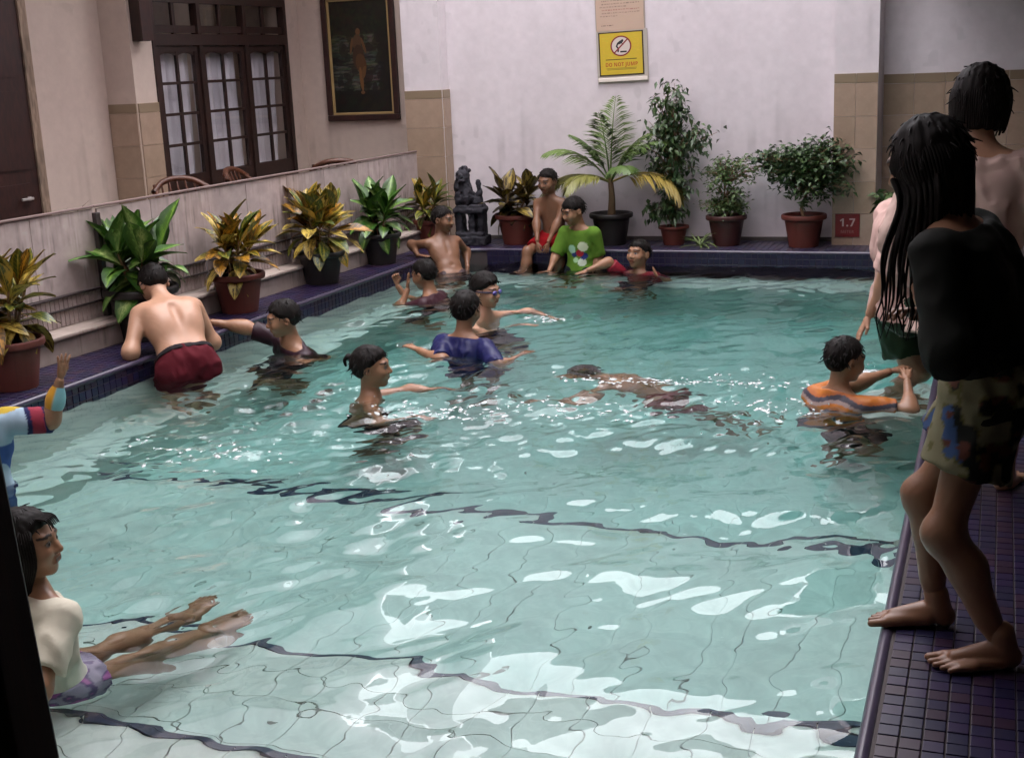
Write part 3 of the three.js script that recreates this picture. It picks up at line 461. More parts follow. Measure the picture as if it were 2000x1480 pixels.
// ---------------------------------------------------------------- potted plants
const potRed = std([0.13, 0.028, 0.018], 0.6, { map: plasterTex }), potDark = std([0.018, 0.015, 0.014], 0.5), soil = std([0.02, 0.014, 0.01], 1);
function pot(parent, r, h, mat) {
  const pts = [[0.70, 0], [0.72, 0.02], [0.94, 0.80], [0.95, 0.84], [1.08, 0.85], [1.12, 0.88], [1.12, 0.97], [1.08, 1], [1.0, 1], [0.97, 0.97], [0.93, 0.86]].map(([a, b]) => new THREE.Vector2(a * r, b * h)); pts.unshift(new THREE.Vector2(0.001, 0.002));
  const p = put(new THREE.LatheGeometry(pts, 40), mat, 'pot', parent); const s = put(new THREE.CircleGeometry(r * 0.95, 20).rotateX(-Math.PI / 2).translate(0, h * 0.9, 0), soil, 'soil', p);
  const q = s.geometry.attributes.position; for (let i = 1; i < q.count; i++) q.setY(i, q.getY(i) + 0.008 * noise(q.getX(i) * 30, q.getZ(i) * 30, 2)); s.geometry.computeVertexNormals(); return p;
}
function leafGeo(L, W, droop, fold, wavy, tip = 0.5) { // blade along +z, broadest at "tip" of its length
  const n = 6, P = [], UV = [], I = [];
  for (let i = 0; i <= n; i++) { const t = i / n, w = W * 0.5 * Math.pow(Math.sin(Math.PI * Math.pow(clamp(t, 0.02, 0.985), Math.log(0.5) / Math.log(tip))), 0.8) + (t < 0.05 ? 0.004 : 0), a = droop * t, z = L * (Math.sin(a) / (droop || 1e-3)), y = -L * (1 - Math.cos(a)) / (droop || 1e-3);
    for (let j = -2; j <= 2; j++) { const u = j / 2; P.push(u * w, y + Math.abs(u) * w * fold + wavy * Math.sin(t * 9 + j) * Math.abs(u) * 0.5, z); UV.push(u * 0.5 + 0.5, t); } }
  for (let i = 0; i < n; i++) for (let j = 0; j < 4; j++) { const a = i * 5 + j; I.push(a, a + 5, a + 1, a + 1, a + 5, a + 6); }
  const g = new THREE.BufferGeometry(); g.setAttribute('position', new THREE.Float32BufferAttribute(P, 3)); g.setAttribute('uv', new THREE.Float32BufferAttribute(UV, 2)); g.setIndex(I); g.computeVertexNormals(); return g;
}
const leafMat = (t) => phys([1, 1, 1], 0.42, { map: t, side: THREE.DoubleSide });
const leafTex = (f) => tex(96, 192, f);
const veins = (u, v) => { const m = Math.abs(u - 0.5) * 2, s = Math.abs(((v * 9 - m * 1.6) % 1 + 1) % 1 - 0.5) * 2; return Math.max(m < 0.07 ? 1 : 0, s > 0.86 ? 0.6 : 0); };
const col = (a, b, t) => a.map((x, i) => mix(x, b[i], t));
const crotonTex = [[[0.26, 0.28, 0.07], [0.66, 0.52, 0.16]], [[0.30, 0.22, 0.06], [0.70, 0.50, 0.14]], [[0.17, 0.24, 0.06], [0.55, 0.50, 0.16]], [[0.36, 0.30, 0.10], [0.78, 0.68, 0.32]]].map(([a, b], k) => leafTex((u, v) => { const sp = pf(u, v, 6, 50 + k), t = clamp(veins(u, v) * 0.9 + sstep(0.44, 0.62, sp) * 0.85, 0, 1); return col(a, b, t); }));
const dieffTex = [[[0.16, 0.30, 0.07], [0.55, 0.66, 0.34]], [[0.13, 0.25, 0.06], [0.42, 0.55, 0.20]], [[0.20, 0.36, 0.09], [0.70, 0.76, 0.48]]].map(([a, b], k) => leafTex((u, v) => { const sp = pf(u, v, 10, 60 + k), m = Math.abs(u - 0.5) * 2; return col(a, b, clamp((1 - m * 1.5) * 0.5 + sstep(0.5, 0.62, sp) * 0.5 * (1 - m) + veins(u, v) * 0.2, 0, 1)); }));
const burgTex = [[[0.22, 0.18, 0.06], [0.60, 0.52, 0.22]], [[0.16, 0.14, 0.06], [0.46, 0.40, 0.18]]].map(([a, b], k) => leafTex((u, v) => { const sp = pf(u, v, 5, 70 + k), m = Math.abs(u - 0.5) * 2; return m > 0.86 || v > 0.93 ? [0.14, 0.05, 0.05] : col(a, b, clamp(veins(u, v) * 0.6 + sstep(0.4, 0.6, sp) * 0.8, 0, 1)); }));
const crotonM = crotonTex.map(leafMat), dieffM = dieffTex.map(leafMat), burgM = burgTex.map(leafMat), stemM = std([0.22, 0.13, 0.07], 0.8);
const leafSet = (L, W, tip) => [0.35, 0.8, 1.25].map((d, i) => leafGeo(L * (1 - 0.06 * i), W, d, 0.45 - i * 0.1, 0.012, tip));
function rosette(name, label, pos, o) {
  const p = thing(name, label, 'potted plant', pos, 0, 'potted foliage plants around the pool'), r = rng(o.seed);
  pot(p, o.pr, o.ph, o.pm);
  const base = o.ph * 0.9, geos = leafSet(o.L, o.W, o.tip), stems = [];
  for (let s = 0; s < o.stems; s++) { const a = s / o.stems * 6.28 + r(), rr = o.pr * 0.45 * r(), h = o.sh * (0.75 + 0.4 * r()); stems.push([Math.cos(a) * rr, Math.sin(a) * rr, Math.cos(a) * o.pr * 0.7, Math.sin(a) * o.pr * 0.7, h]); }
  for (const q of stems) put(tube([V(q[0], base - 0.02, q[1]), V(mix(q[0], q[2], 0.4), base + q[4] * 0.5, mix(q[1], q[3], 0.4)), V(q[2], base + q[4], q[3])], 0.011, 0.006, 6, 6), stemM, 'stem', p);
  for (let i = 0; i < o.n; i++) {
    const q = stems[i % stems.length], t = Math.pow(Math.floor(i / stems.length) / (o.n / stems.length), 0.8), a = i * 2.399 + r() * 0.6, el = mix(-0.22, 1.35, t) + (r() - 0.5) * 0.45, k = clamp(Math.floor((1 - t) * 2.99 + (r() - 0.5)), 0, 2);
    const m = put(geos[k], o.mats[Math.floor(r() * o.mats.length)], 'leaf', p), hh = mix(0.25, 1, t);
    m.position.set(mix(q[0], q[2], hh), base + q[4] * hh, mix(q[1], q[3], hh)); m.rotation.order = 'YXZ'; m.rotation.set(-el, a, (r() - 0.5) * 0.7); m.scale.setScalar(0.75 + 0.4 * r());
  }
  return p;
}
rosette('croton_plant', 'yellow croton at the near end of the fence by the splashing child', [-4.72, DECK, -5.16], { seed: 1, pr: 0.15, ph: 0.26, pm: potRed, L: 0.28, W: 0.09, tip: 0.58, n: 64, stems: 5, sh: 0.30, mats: crotonM });
rosette('dumb_cane_plant', 'green broad-leaved plant in black pot behind the bent boy', [-4.80, DECK, -6.38], { seed: 2, pr: 0.20, ph: 0.32, pm: potDark, L: 0.32, W: 0.125, tip: 0.5, n: 68, stems: 5, sh: 0.25, mats: dieffM });
rosette('croton_plant', 'yellow croton in brick-red pot beside the outstretched hand', [-4.68, DECK, -7.25], { seed: 3, pr: 0.165, ph: 0.26, pm: potRed, L: 0.29, W: 0.10, tip: 0.56, n: 62, stems: 4, sh: 0.27, mats: crotonM });
rosette('croton_plant', 'largest yellow croton, in a black pot on the blue ledge', [-4.66, DECK, -8.35], { seed: 4, pr: 0.165, ph: 0.24, pm: potDark, L: 0.31, W: 0.11, tip: 0.58, n: 66, stems: 4, sh: 0.30, mats: crotonM });
rosette('dumb_cane_plant', 'green variegated plant in black pot before the fence end', [-4.62, DECK, -9.28], { seed: 5, pr: 0.15, ph: 0.25, pm: potDark, L: 0.29, W: 0.11, tip: 0.5, n: 54, stems: 4, sh: 0.22, mats: dieffM });
rosette('croton_plant', 'small olive croton in red pot beside the dark statue', [-4.60, DECK, -10.22], { seed: 6, pr: 0.13, ph: 0.24, pm: potRed, L: 0.25, W: 0.085, tip: 0.55, n: 46, stems: 4, sh: 0.2, mats: [crotonM[2], crotonM[0], crotonM[2]] });
rosette('croton_plant', 'dark-edged croton in red pot behind the boy in red shorts', [-3.88, DECK, -10.45], { seed: 7, pr: 0.17, ph: 0.26, pm: potRed, L: 0.29, W: 0.105, tip: 0.62, n: 58, stems: 5, sh: 0.16, mats: burgM });
{ // young coconut palm
  const p = thing('palm_plant', 'young palm with yellowing lower fronds in black pot', 'potted plant', [-3.03, DECK, -10.44], 0, 'potted foliage plants around the pool'), r = rng(12);
  pot(p, 0.165, 0.27, potDark);
  put(tube([V(0, 0.2, 0), V(0.01, 0.4, 0), V(0, 0.56, 0.0)], 0.038, 0.02, 8, 8), std([0.13, 0.08, 0.04], 0.9), 'trunk', p);
  const gm = [[0.10, 0.16, 0.03], [0.075, 0.13, 0.028], [0.17, 0.17, 0.035], [0.27, 0.20, 0.035]].map((c) => phys(c, 0.45, { side: THREE.DoubleSide }));
  const frond = (a, up, L, bend, m, nl = 38) => {
    const dir = V(Math.cos(a), 0, Math.sin(a)), pts = []; for (let i = 0; i <= 8; i++) { const t = i / 8, th = up - bend * t * t; pts.push(i ? pts[i - 1].clone().addScaledVector(dir, Math.cos(th) * L / 8).add(V(0, Math.sin(th) * L / 8, 0)) : V(0, 0.52, 0)); }
    const c = new THREE.CatmullRomCurve3(pts), gs = [bare(tube(pts, 0.009, 0.002, 5, 12))];
    for (let i = 0; i < nl; i++) for (const s of [-1, 1]) {
      const t = 0.22 + 0.77 * (i + r() * 0.4) / nl, b = c.getPointAt(t), tg = c.getTangentAt(t), side = V(0, 1, 0).cross(tg).normalize().multiplyScalar(s), up2 = tg.clone().cross(side).multiplyScalar(s), l = L * 0.37 * Math.sin(Math.PI * mix(0.28, 0.95, t)) * (0.85 + 0.3 * r()), d = side.clone().multiplyScalar(0.75).addScaledVector(tg, 0.75).addScaledVector(V(0, -1, 0), 0.12 + 0.3 * r()).normalize();
      const e = b.clone().addScaledVector(d, l).add(V(0, -l * 0.18, 0)), mid = b.clone().addScaledVector(d, l * 0.5), w = 0.0105, n = d.clone().cross(V(0, 1, 0)).normalize();
      const g = new THREE.BufferGeometry(), q = [b, mid.clone().addScaledVector(n, w), mid.clone().addScaledVector(n, -w).add(V(0, -0.003, 0)), e, mid.clone().add(V(0, 0.006, 0))]; g.setAttribute('position', new THREE.Float32BufferAttribute(q.flatMap((v) => [v.x, v.y, v.z]), 3)); g.setIndex([0, 1, 4, 0, 4, 2, 1, 3, 4, 4, 3, 2]); g.computeVertexNormals(); gs.push(bare(g));
    }
    put(mergeGeometries(gs), gm[m], 'frond', p);
  };
  frond(-1.45, 1.45, 0.72, 0.25, 0); frond(1.75, 1.38, 0.62, 0.3, 1); frond(3.0, 0.92, 0.68, 1.3, 0); frond(0.15, 1.0, 0.66, 1.1, 1); frond(2.6, 1.2, 0.55, 0.8, 1); frond(-0.4, 1.15, 0.6, 0.9, 0); frond(3.3, 0.35, 0.74, 1.5, 2); frond(0.2, 0.42, 0.78, 1.7, 3); frond(2.2, 0.5, 0.55, 1.6, 2); frond(0.9, 0.75, 0.5, 1.3, 1);
}
// shrubs: branching twigs with a volume of small leaves
function shrub(name, label, pos, o) {
  const p = thing(name, label, 'potted plant', pos, 0, 'potted foliage plants around the pool'), r = rng(o.seed); pot(p, o.pr, o.ph, o.pm);
  const base = o.ph * 0.88, wood = [], leaves = o.mats.map(() => []), tips = [];
  const trunk = [V(0, base, 0)]; for (let i = 1; i <= 5; i++) trunk.push(V((r() - 0.5) * 0.06, base + o.trunk * i / 5, (r() - 0.5) * 0.06)); put(tube(trunk, o.tr, o.tr * 0.5, 6, 12), stemM, 'trunk', p);
  const tc = new THREE.CatmullRomCurve3(trunk);
  for (let b = 0; b < o.branches; b++) {
    const c = o.clumps[b % o.clumps.length], t = clamp((c[1] - base) / (o.trunk + 1e-3) * 0.65, 0.05, 1), s = tc.getPointAt(t), a = r() * 6.28, e = Math.acos(2 * r() - 1), k = Math.cbrt(r()), q = V(c[0] + c[3] * k * Math.sin(e) * Math.cos(a), c[1] + c[4] * k * Math.cos(e), (c[2] || 0) + c[3] * 0.8 * k * Math.sin(e) * Math.sin(a)), mid = s.clone().lerp(q, 0.5).add(V(0, 0.05, 0));
    const cv = new THREE.CatmullRomCurve3([s, mid, q]); wood.push(bare(tube([s, mid, q], 0.005, 0.0018, 4, 6)));
    for (let i = 0; i < o.per; i++) {
      const tt = mix(0.45, 1.02, Math.sqrt(r())), at = cv.getPoint(Math.min(1, tt)).add(V((r() - 0.5), (r() - 0.5), (r() - 0.5)).multiplyScalar(o.scatter)), L = o.L * (0.6 + 0.7 * r()), W = o.W * (0.7 + 0.6 * r()), th = r() * 6.28, el = -o.hang + (r() - 0.5) * 1.3;
      const d = V(Math.cos(th) * Math.cos(el), Math.sin(el), Math.sin(th) * Math.cos(el)), n = V(-Math.sin(th), 0, Math.cos(th)).applyAxisAngle(d, (r() - 0.5) * 1.6), m = at.clone().addScaledVector(d, L * 0.45), up = n.clone().cross(d).multiplyScalar(W * 0.25), g = new THREE.BufferGeometry(), e2 = at.clone().addScaledVector(d, L).add(V(0, -L * 0.1, 0)), v = [at, m.clone().addScaledVector(n, W / 2).add(up), m, m.clone().addScaledVector(n, -W / 2).add(up), e2];
      g.setAttribute('position', new THREE.Float32BufferAttribute(v.flatMap((x) => [x.x, x.y, x.z]), 3)); g.setIndex([0, 1, 2, 0, 2, 3, 1, 4, 2, 2, 4, 3]); g.computeVertexNormals(); leaves[Math.floor(r() * r() * o.mats.length)].push(bare(g));
    }
  }
  put(mergeGeometries(wood), stemM, 'twigs', p).userData.kind = 'stuff';
  leaves.forEach((l, k) => { if (l.length) put(mergeGeometries(l), o.mats[k], 'foliage', p).userData.kind = 'stuff'; });
  return p;
}
const greens = [[0.035, 0.070, 0.022], [0.055, 0.10, 0.03], [0.085, 0.14, 0.045]].map((c) => phys(c, 0.42, { side: THREE.DoubleSide }));
const pale = [[0.07, 0.12, 0.035], [0.10, 0.16, 0.05], [0.14, 0.19, 0.06]].map((c) => phys(c, 0.5, { side: THREE.DoubleSide }));
shrub('fig_shrub', 'tall slim dark green shrub in small red pot beside the palm', [-2.50, DECK, -10.46], { seed: 21, pr: 0.115, ph: 0.16, pm: potRed, trunk: 0.95, tr: 0.014, branches: 105, per: 15, scatter: 0.13, L: 0.07, W: 0.032, hang: 0.7, mats: greens, clumps: [[-0.02, 1.17, 0, 0.17, 0.19], [0.06, 0.98, 0, 0.30, 0.16], [-0.10, 0.86, 0, 0.28, 0.14], [0.14, 0.90, 0, 0.26, 0.16], [-0.04, 0.66, 0, 0.24, 0.10], [-0.06, 0.30, 0.03, 0.17, 0.10], [0.02, 0.50, 0, 0.12, 0.12]] });
shrub('feathery_shrub', 'light green feathery shrub in dark red pot between the two shrubs', [-2.06, DECK, -10.46], { seed: 22, pr: 0.15, ph: 0.25, pm: std([0.05, 0.014, 0.012], 0.5), trunk: 0.35, tr: 0.010, branches: 100, per: 18, scatter: 0.08, L: 0.042, W: 0.02, hang: 0.15, mats: pale, clumps: [[-0.08, 0.64, 0, 0.18, 0.12], [0.12, 0.62, 0, 0.26, 0.13], [0.05, 0.45, 0, 0.26, 0.12], [-0.05, 0.32, 0.03, 0.18, 0.05], [0.05, 0.31, 0.03, 0.16, 0.05]] });
shrub('bushy_shrub', 'round dense dark green shrub in terracotta pot near the depth plate', [-1.43, DECK, -10.42], { seed: 23, pr: 0.16, ph: 0.26, pm: potRed, trunk: 0.4, tr: 0.016, branches: 190, per: 17, scatter: 0.12, L: 0.052, W: 0.03, hang: 0.25, mats: greens, clumps: [[0, 0.62, 0, 0.30, 0.19], [-0.16, 0.60, 0, 0.22, 0.14], [0.14, 0.66, 0, 0.26, 0.17], [0.06, 0.50, 0.03, 0.32, 0.15], [0.16, 0.74, 0, 0.24, 0.15], [-0.18, 0.70, 0, 0.22, 0.09]] });
shrub('leafy_shrub', 'small leafy plant in dark pot beside the tiled pilaster edge', [-0.70, DECK, -10.42], { seed: 24, pr: 0.12, ph: 0.18, pm: potDark, trunk: 0.25, tr: 0.010, branches: 34, per: 10, scatter: 0.07, L: 0.08, W: 0.04, hang: 0.2, mats: [pale[0], greens[1], pale[1]], clumps: [[-0.08, 0.34, 0, 0.18, 0.12], [0.05, 0.32, 0, 0.18, 0.12]] });
function grassy(name, label, pos, n, L, W, mats, seed, lo, hi, out = 0.05) { // a tuft of narrow blades
  const p = thing(name, label, 'plant', pos), r = rng(seed), g = [0.5, 0.9, 1.3].map((d) => leafGeo(L, W, d, 0.4, 0, 0.4));
  for (let i = 0; i < n; i++) { const m = put(g[Math.floor(r() * 3)], mats[Math.floor(r() * mats.length)], 'blade', p); m.rotation.order = 'YXZ'; m.position.set((r() - 0.5) * out, 0, (r() - 0.5) * out); m.rotation.set(-mix(lo, hi, r()), r() * 6.28, 0); m.scale.setScalar(0.7 + 0.5 * r()); }
  return p;
}
const blade = phys([0.16, 0.24, 0.07], 0.45, { side: THREE.DoubleSide, transmission: 0.2, thickness: 0 });
grassy('spider_plant', 'pale green spiky tuft between the two small red pots', [-2.26, DECK + 0.01, -10.34], 24, 0.19, 0.016, [blade, pale[2]], 31, 0.1, 1.4);
grassy('dry_frond_bundle', 'dark bundle of dry drooping fronds standing before the wooden door', [-6.38, DECK + 0.22, -7.2], 60, 0.62, 0.022, [std([0.06, 0.025, 0.015], 0.7, { side: THREE.DoubleSide }), std([0.09, 0.04, 0.025], 0.7, { side: THREE.DoubleSide }), std([0.40, 0.33, 0.30], 0.6, { side: THREE.DoubleSide })], 32, 0.5, 1.35, 0.12);
{ const b = scene.children.find((o) => o.name === 'dry_frond_bundle'); put(new THREE.LatheGeometry([[0.001, -0.22], [0.11, -0.22], [0.14, -0.1], [0.12, 0], [0.10, 0.02]].map((a) => new THREE.Vector2(...a)), 24), potDark, 'holder', b); }
// ---------------------------------------------------------------- carved stone statue
{
  const s = thing('stone_statue', 'dark carved stone guardian statue on a pierced pedestal', 'statue', [-4.27, DECK, -10.36], 0.15);
  const stone = std([0.013, 0.012, 0.018], 0.8), ped = (x, y, z) => {
    let d = boxD(x, y, z, 0, 0.04, 0, 0.145, 0.04, 0.12, 0.012); d = Math.min(d, boxD(x, y, z, 0, 0.095, 0, 0.125, 0.02, 0.105, 0.01));
    for (const [cx, w] of [[-0.095, 0.034], [0.018, 0.030], [0.10, 0.026]]) d = smin(d, boxD(x, y, z, cx, 0.20, 0, w, 0.11, 0.085, 0.02), 0.02);
    d = smin(d, boxD(x, y, z, 0, 0.305, 0, 0.135, 0.022, 0.11, 0.015), 0.02); d = smin(d, boxD(x, y, z, 0, 0.335, 0, 0.115, 0.018, 0.10, 0.012), 0.01); return d + 0.006 * noise(x * 34, y * 34, z * 34) + 0.003 * noise(x * 80, y * 80, z * 80); };
  put(net(ped, [-0.17, -0.01, -0.14], [0.17, 0.37, 0.14], 0.007), stone, 'pedestal', s);
  const fig = (x, y, z) => {
    let d = ell(x, y, z, -0.045, 0.42, 0.0, 0.085, 0.10, 0.085); d = smin(d, ell(x, y, z, -0.06, 0.50, 0.015, 0.075, 0.10, 0.075), 0.03); d = smin(d, ell(x, y, z, -0.055, 0.595, 0.025, 0.062, 0.06, 0.07), 0.02);
    d = smin(d, ell(x, y, z, -0.045, 0.56, 0.085, 0.03, 0.025, 0.035), 0.015); d = smin(d, boxD(x, y, z, -0.035, 0.655, 0.0, 0.022, 0.03, 0.03, 0.012), 0.015); d = smin(d, boxD(x, y, z, -0.07, 0.65, 0.0, 0.016, 0.024, 0.025, 0.01), 0.012); d = smin(d, sph(x, y, z, 0.004, 0.645, 0, 0.018), 0.012);
    d = smin(d, ell(x, y, z, -0.02, 0.40, 0.07, 0.035, 0.07, 0.03), 0.02); d = smin(d, ell(x, y, z, -0.09, 0.40, 0.07, 0.03, 0.07, 0.03), 0.02);
    let t = Math.min(capD(tail[0], x, y, z), capD(tail[1], x, y, z)); t = smin(t, capD(tail[2], x, y, z), 0.02); d = smin(d, t, 0.02); return d + 0.009 * noise(x * 38, y * 38, z * 38) + 0.004 * noise(x * 90, y * 90, z * 90); };
  const tail = [cap(V(0.06, 0.35, 0), V(0.088, 0.46, 0), 0.036, 0.026), cap(V(0.088, 0.46, 0), V(0.075, 0.545, 0), 0.026, 0.018), cap(V(0.02, 0.37, 0), V(0.07, 0.38, 0), 0.04, 0.04)];
  put(net(fig, [-0.17, 0.31, -0.13], [0.15, 0.71, 0.15], 0.007), stone, 'figure', s);
}

// ---------------------------------------------------------------- people: templates for head, hands and feet
const paint = (g, f) => { const p = g.attributes.position, c = new Float32Array(p.count * 3); for (let i = 0; i < p.count; i++) { const q = f(p.getX(i), p.getY(i), p.getZ(i)); c[3 * i] = q[0]; c[3 * i + 1] = q[1]; c[3 * i + 2] = q[2]; } g.setAttribute('color', new THREE.BufferAttribute(c, 3)); return g; };
const headF = (() => {
  const C = (a, b, r, s) => cap(VA(a), VA(b), r, s);
  const nose = C([0, 0.006, 0.083], [0, -0.030, 0.099], 0.007, 0.0125), brow = C([-0.034, 0.018, 0.076], [0.034, 0.018, 0.076], 0.013), up = C([-0.019, -0.056, 0.083], [0.019, -0.056, 0.083], 0.0068), lo = C([-0.016, -0.066, 0.082], [0.016, -0.066, 0.082], 0.0078), neck = C([0, -0.05, -0.018], [0, -0.17, -0.035], 0.046, 0.046);
  return (x, y, z) => {
    const X = Math.abs(x); let d = ell(x, y, z, 0, 0.022, -0.012, 0.072, 0.084, 0.090);
    d = smin(d, ell(x, y, z, 0, -0.035, 0.024, 0.056, 0.070, 0.060), 0.04); d = smin(d, sph(x, y, z, 0, -0.090, 0.056, 0.021), 0.03); d = smin(d, sph(X, y, z, 0.034, -0.032, 0.056, 0.027), 0.03);
    d = smin(d, capD(brow, x, y, z), 0.02); d = smax(d, -sph(X, y, z, 0.031, -0.001, 0.099, 0.017), 0.012); d = smin(d, sph(X, y, z, 0.031, -0.002, 0.0745, 0.0125), 0.003);
    d = smin(d, capD(nose, x, y, z), 0.012); d = smin(d, sph(X, y, z, 0.0115, -0.034, 0.092, 0.0085), 0.006); d = smin(d, capD(up, x, y, z), 0.008); d = smin(d, capD(lo, x, y, z), 0.006);
    d = smin(d, Math.max(ell(X, y, z, 0.076, -0.008, -0.012, 0.012, 0.031, 0.020), -sph(X, y, z, 0.092, -0.008, -0.006, 0.013)), 0.008);
    return smin(d, capD(neck, x, y, z), 0.03);
  };
})();
const headG = net(headF, [-0.1, -0.185, -0.115], [0.1, 0.118, 0.125], 0.004);
const headPaint = (skin) => (x, y, z) => {
  const X = Math.abs(x), c = skin.slice(), mul = (k) => k.map((v, i) => skin[i] * v);
  const e = Math.hypot((X - 0.031) / 0.0135, (y + 0.002) / 0.0075); if (z > 0.06 && e < 1) return Math.hypot(X - 0.031, y + 0.002) < 0.0062 ? [0.012, 0.008, 0.006] : [0.26, 0.23, 0.21];
  if (z > 0.05 && e < 1.2 && y > 0.0005) return [0.03, 0.018, 0.012];
  const b = y - (0.021 + 0.006 * (1 - Math.abs(X - 0.03) / 0.025)); if (z > 0.055 && X > 0.011 && X < 0.052 && Math.abs(b) < 0.0045) return [0.022, 0.014, 0.01];
  if (z > 0.072 && X < 0.022 && y < -0.048 && y > -0.075) { if (Math.abs(y + 0.061) < 0.0022) return mul([0.3, 0.2, 0.2]); return mul([0.95, 0.68, 0.66]); }
  return c;
};
function handTemplate(curl, spread = 1) { // right hand: fingers +y, back of the hand +z, thumb towards -x
  const L = [], add = (a, b, r, s) => L.push(cap(a, b, r, s));
  for (const [x, l, k] of [[-0.024, 0.062, 0], [-0.008, 0.069, 1], [0.008, 0.064, 2], [0.023, 0.050, 3]]) {
    let p = V(x, 0.072 - Math.abs(x - 0.0) * 0.12, 0), a = curl * 0.55, dx = x * 2.4 * spread; add(V(x * 0.55, 0.008, 0), p, 0.0125, 0.0095);
    for (const [f, r0, r1] of [[0.45, 0.0082, 0.0076], [0.32, 0.0075, 0.007], [0.23, 0.0068, 0.0058]]) { const q = p.clone().add(V(dx * f * l * 4, Math.cos(a) * l * f, -Math.sin(a) * l * f)); add(p, q, r0, r1); p = q; a += curl * (0.75 + 0.08 * k); }
  }
  const t0 = V(-0.020, 0.018, -0.006), t1 = V(-0.042, 0.045, -0.014 - 0.01 * curl), t2 = V(-0.045 + 0.012 * curl, 0.075, -0.020 - 0.016 * curl); add(V(-0.008, 0.0, 0), t0, 0.015, 0.0135); add(t0, t1, 0.0125, 0.0095); add(t1, t2, 0.0092, 0.007);
  add(V(0, -0.035, 0), V(0, 0.015, 0), 0.0185, 0.0185); add(V(-0.012, 0.02, 0), V(-0.012, 0.055, 0), 0.013, 0.012); add(V(0.012, 0.02, 0), V(0.012, 0.052, 0), 0.0125, 0.011);
  const [a, b] = bounds(L, 0.01); return net(union(L, 0.006), a, b, 0.0034);
}
const handG = { relaxed: handTemplate(0.45), flat: handTemplate(0.10, 1.3), grip: handTemplate(1.0, 0.6) };
const footG = (() => { // toes along +z, ankle at the origin, sole at y = -0.055
  const L = [], add = (a, b, r, s) => L.push(cap(VA(a), VA(b), r, s));
  add([0, 0.03, 0], [0, -0.02, -0.012], 0.030, 0.030); add([0, -0.028, -0.022], [0, -0.028, -0.022], 0.027); add([0, -0.012, 0.0], [-0.004, -0.034, 0.10], 0.029, 0.019); add([-0.012, -0.03, 0.02], [-0.022, -0.040, 0.115], 0.022, 0.0155); add([0.014, -0.034, 0.0], [0.026, -0.043, 0.10], 0.020, 0.013);
  for (const [x, z0, l, r] of [[-0.031, 0.120, 0.034, 0.0115], [-0.0095, 0.124, 0.032, 0.0080], [0.0075, 0.119, 0.030, 0.0076], [0.0235, 0.110, 0.027, 0.0072], [0.0375, 0.098, 0.024, 0.0070]]) { add([x * 0.85, -0.040, z0 - 0.03], [x, -0.041, z0], 0.012, r); add([x, -0.041, z0], [x * 1.06, -0.046, z0 + l], r, r * 0.9); }
  const [a, b] = bounds(L, 0.012); const f = union(L, 0.0055); return net((x, y, z) => smax(f(x, y, z), -0.055 - y, 0.006), a, b, 0.0034);
})();
function placeGeo(g, M, mirror) { const n = g.clone(); if (mirror) { n.scale(-1, 1, 1); const i = n.index.array; for (let k = 0; k < i.length; k += 3) { const t = i[k + 1]; i[k + 1] = i[k + 2]; i[k + 2] = t; } } n.applyMatrix4(M); n.computeVertexNormals(); return n; }
const basis = (y, z, at, s) => { const Y = y.clone().normalize(), Z = z.clone().addScaledVector(Y, -z.dot(Y)).normalize(), X = Y.clone().cross(Z); return new THREE.Matrix4().makeBasis(X, Y, Z).scale(V(s, s, s)).setPosition(at); };
function bend(S, T, a, b, hint) { // two-bone reach: returns [elbow, end]
  const d = T.clone().sub(S); let L = d.length(); const m = (a + b) * 0.999; if (L > m) { d.multiplyScalar(m / L); L = m; } const lo = Math.abs(a - b) * 1.02; if (L < lo) { d.multiplyScalar(lo / (L || 1)); L = lo; }
  const u = d.clone().normalize(), x = (a * a - b * b + L * L) / (2 * L), h = Math.sqrt(Math.max(0, a * a - x * x)), n = hint.clone().addScaledVector(u, -hint.dot(u)).normalize(); return [S.clone().addScaledVector(u, x).addScaledVector(n, h), S.clone().add(d)];
}
const skinMat = phys([1, 1, 1], 0.42, { vertexColors: true, specularIntensity: 0.8 });
const clothMat = phys([1, 1, 1], 0.85, { vertexColors: true, specularIntensity: 0.3 }), wetMat = phys([1, 1, 1], 0.5, { vertexColors: true, specularIntensity: 0.6 });
const hairMat = phys([0.009, 0.007, 0.006], 0.62, { specularIntensity: 0.3 });
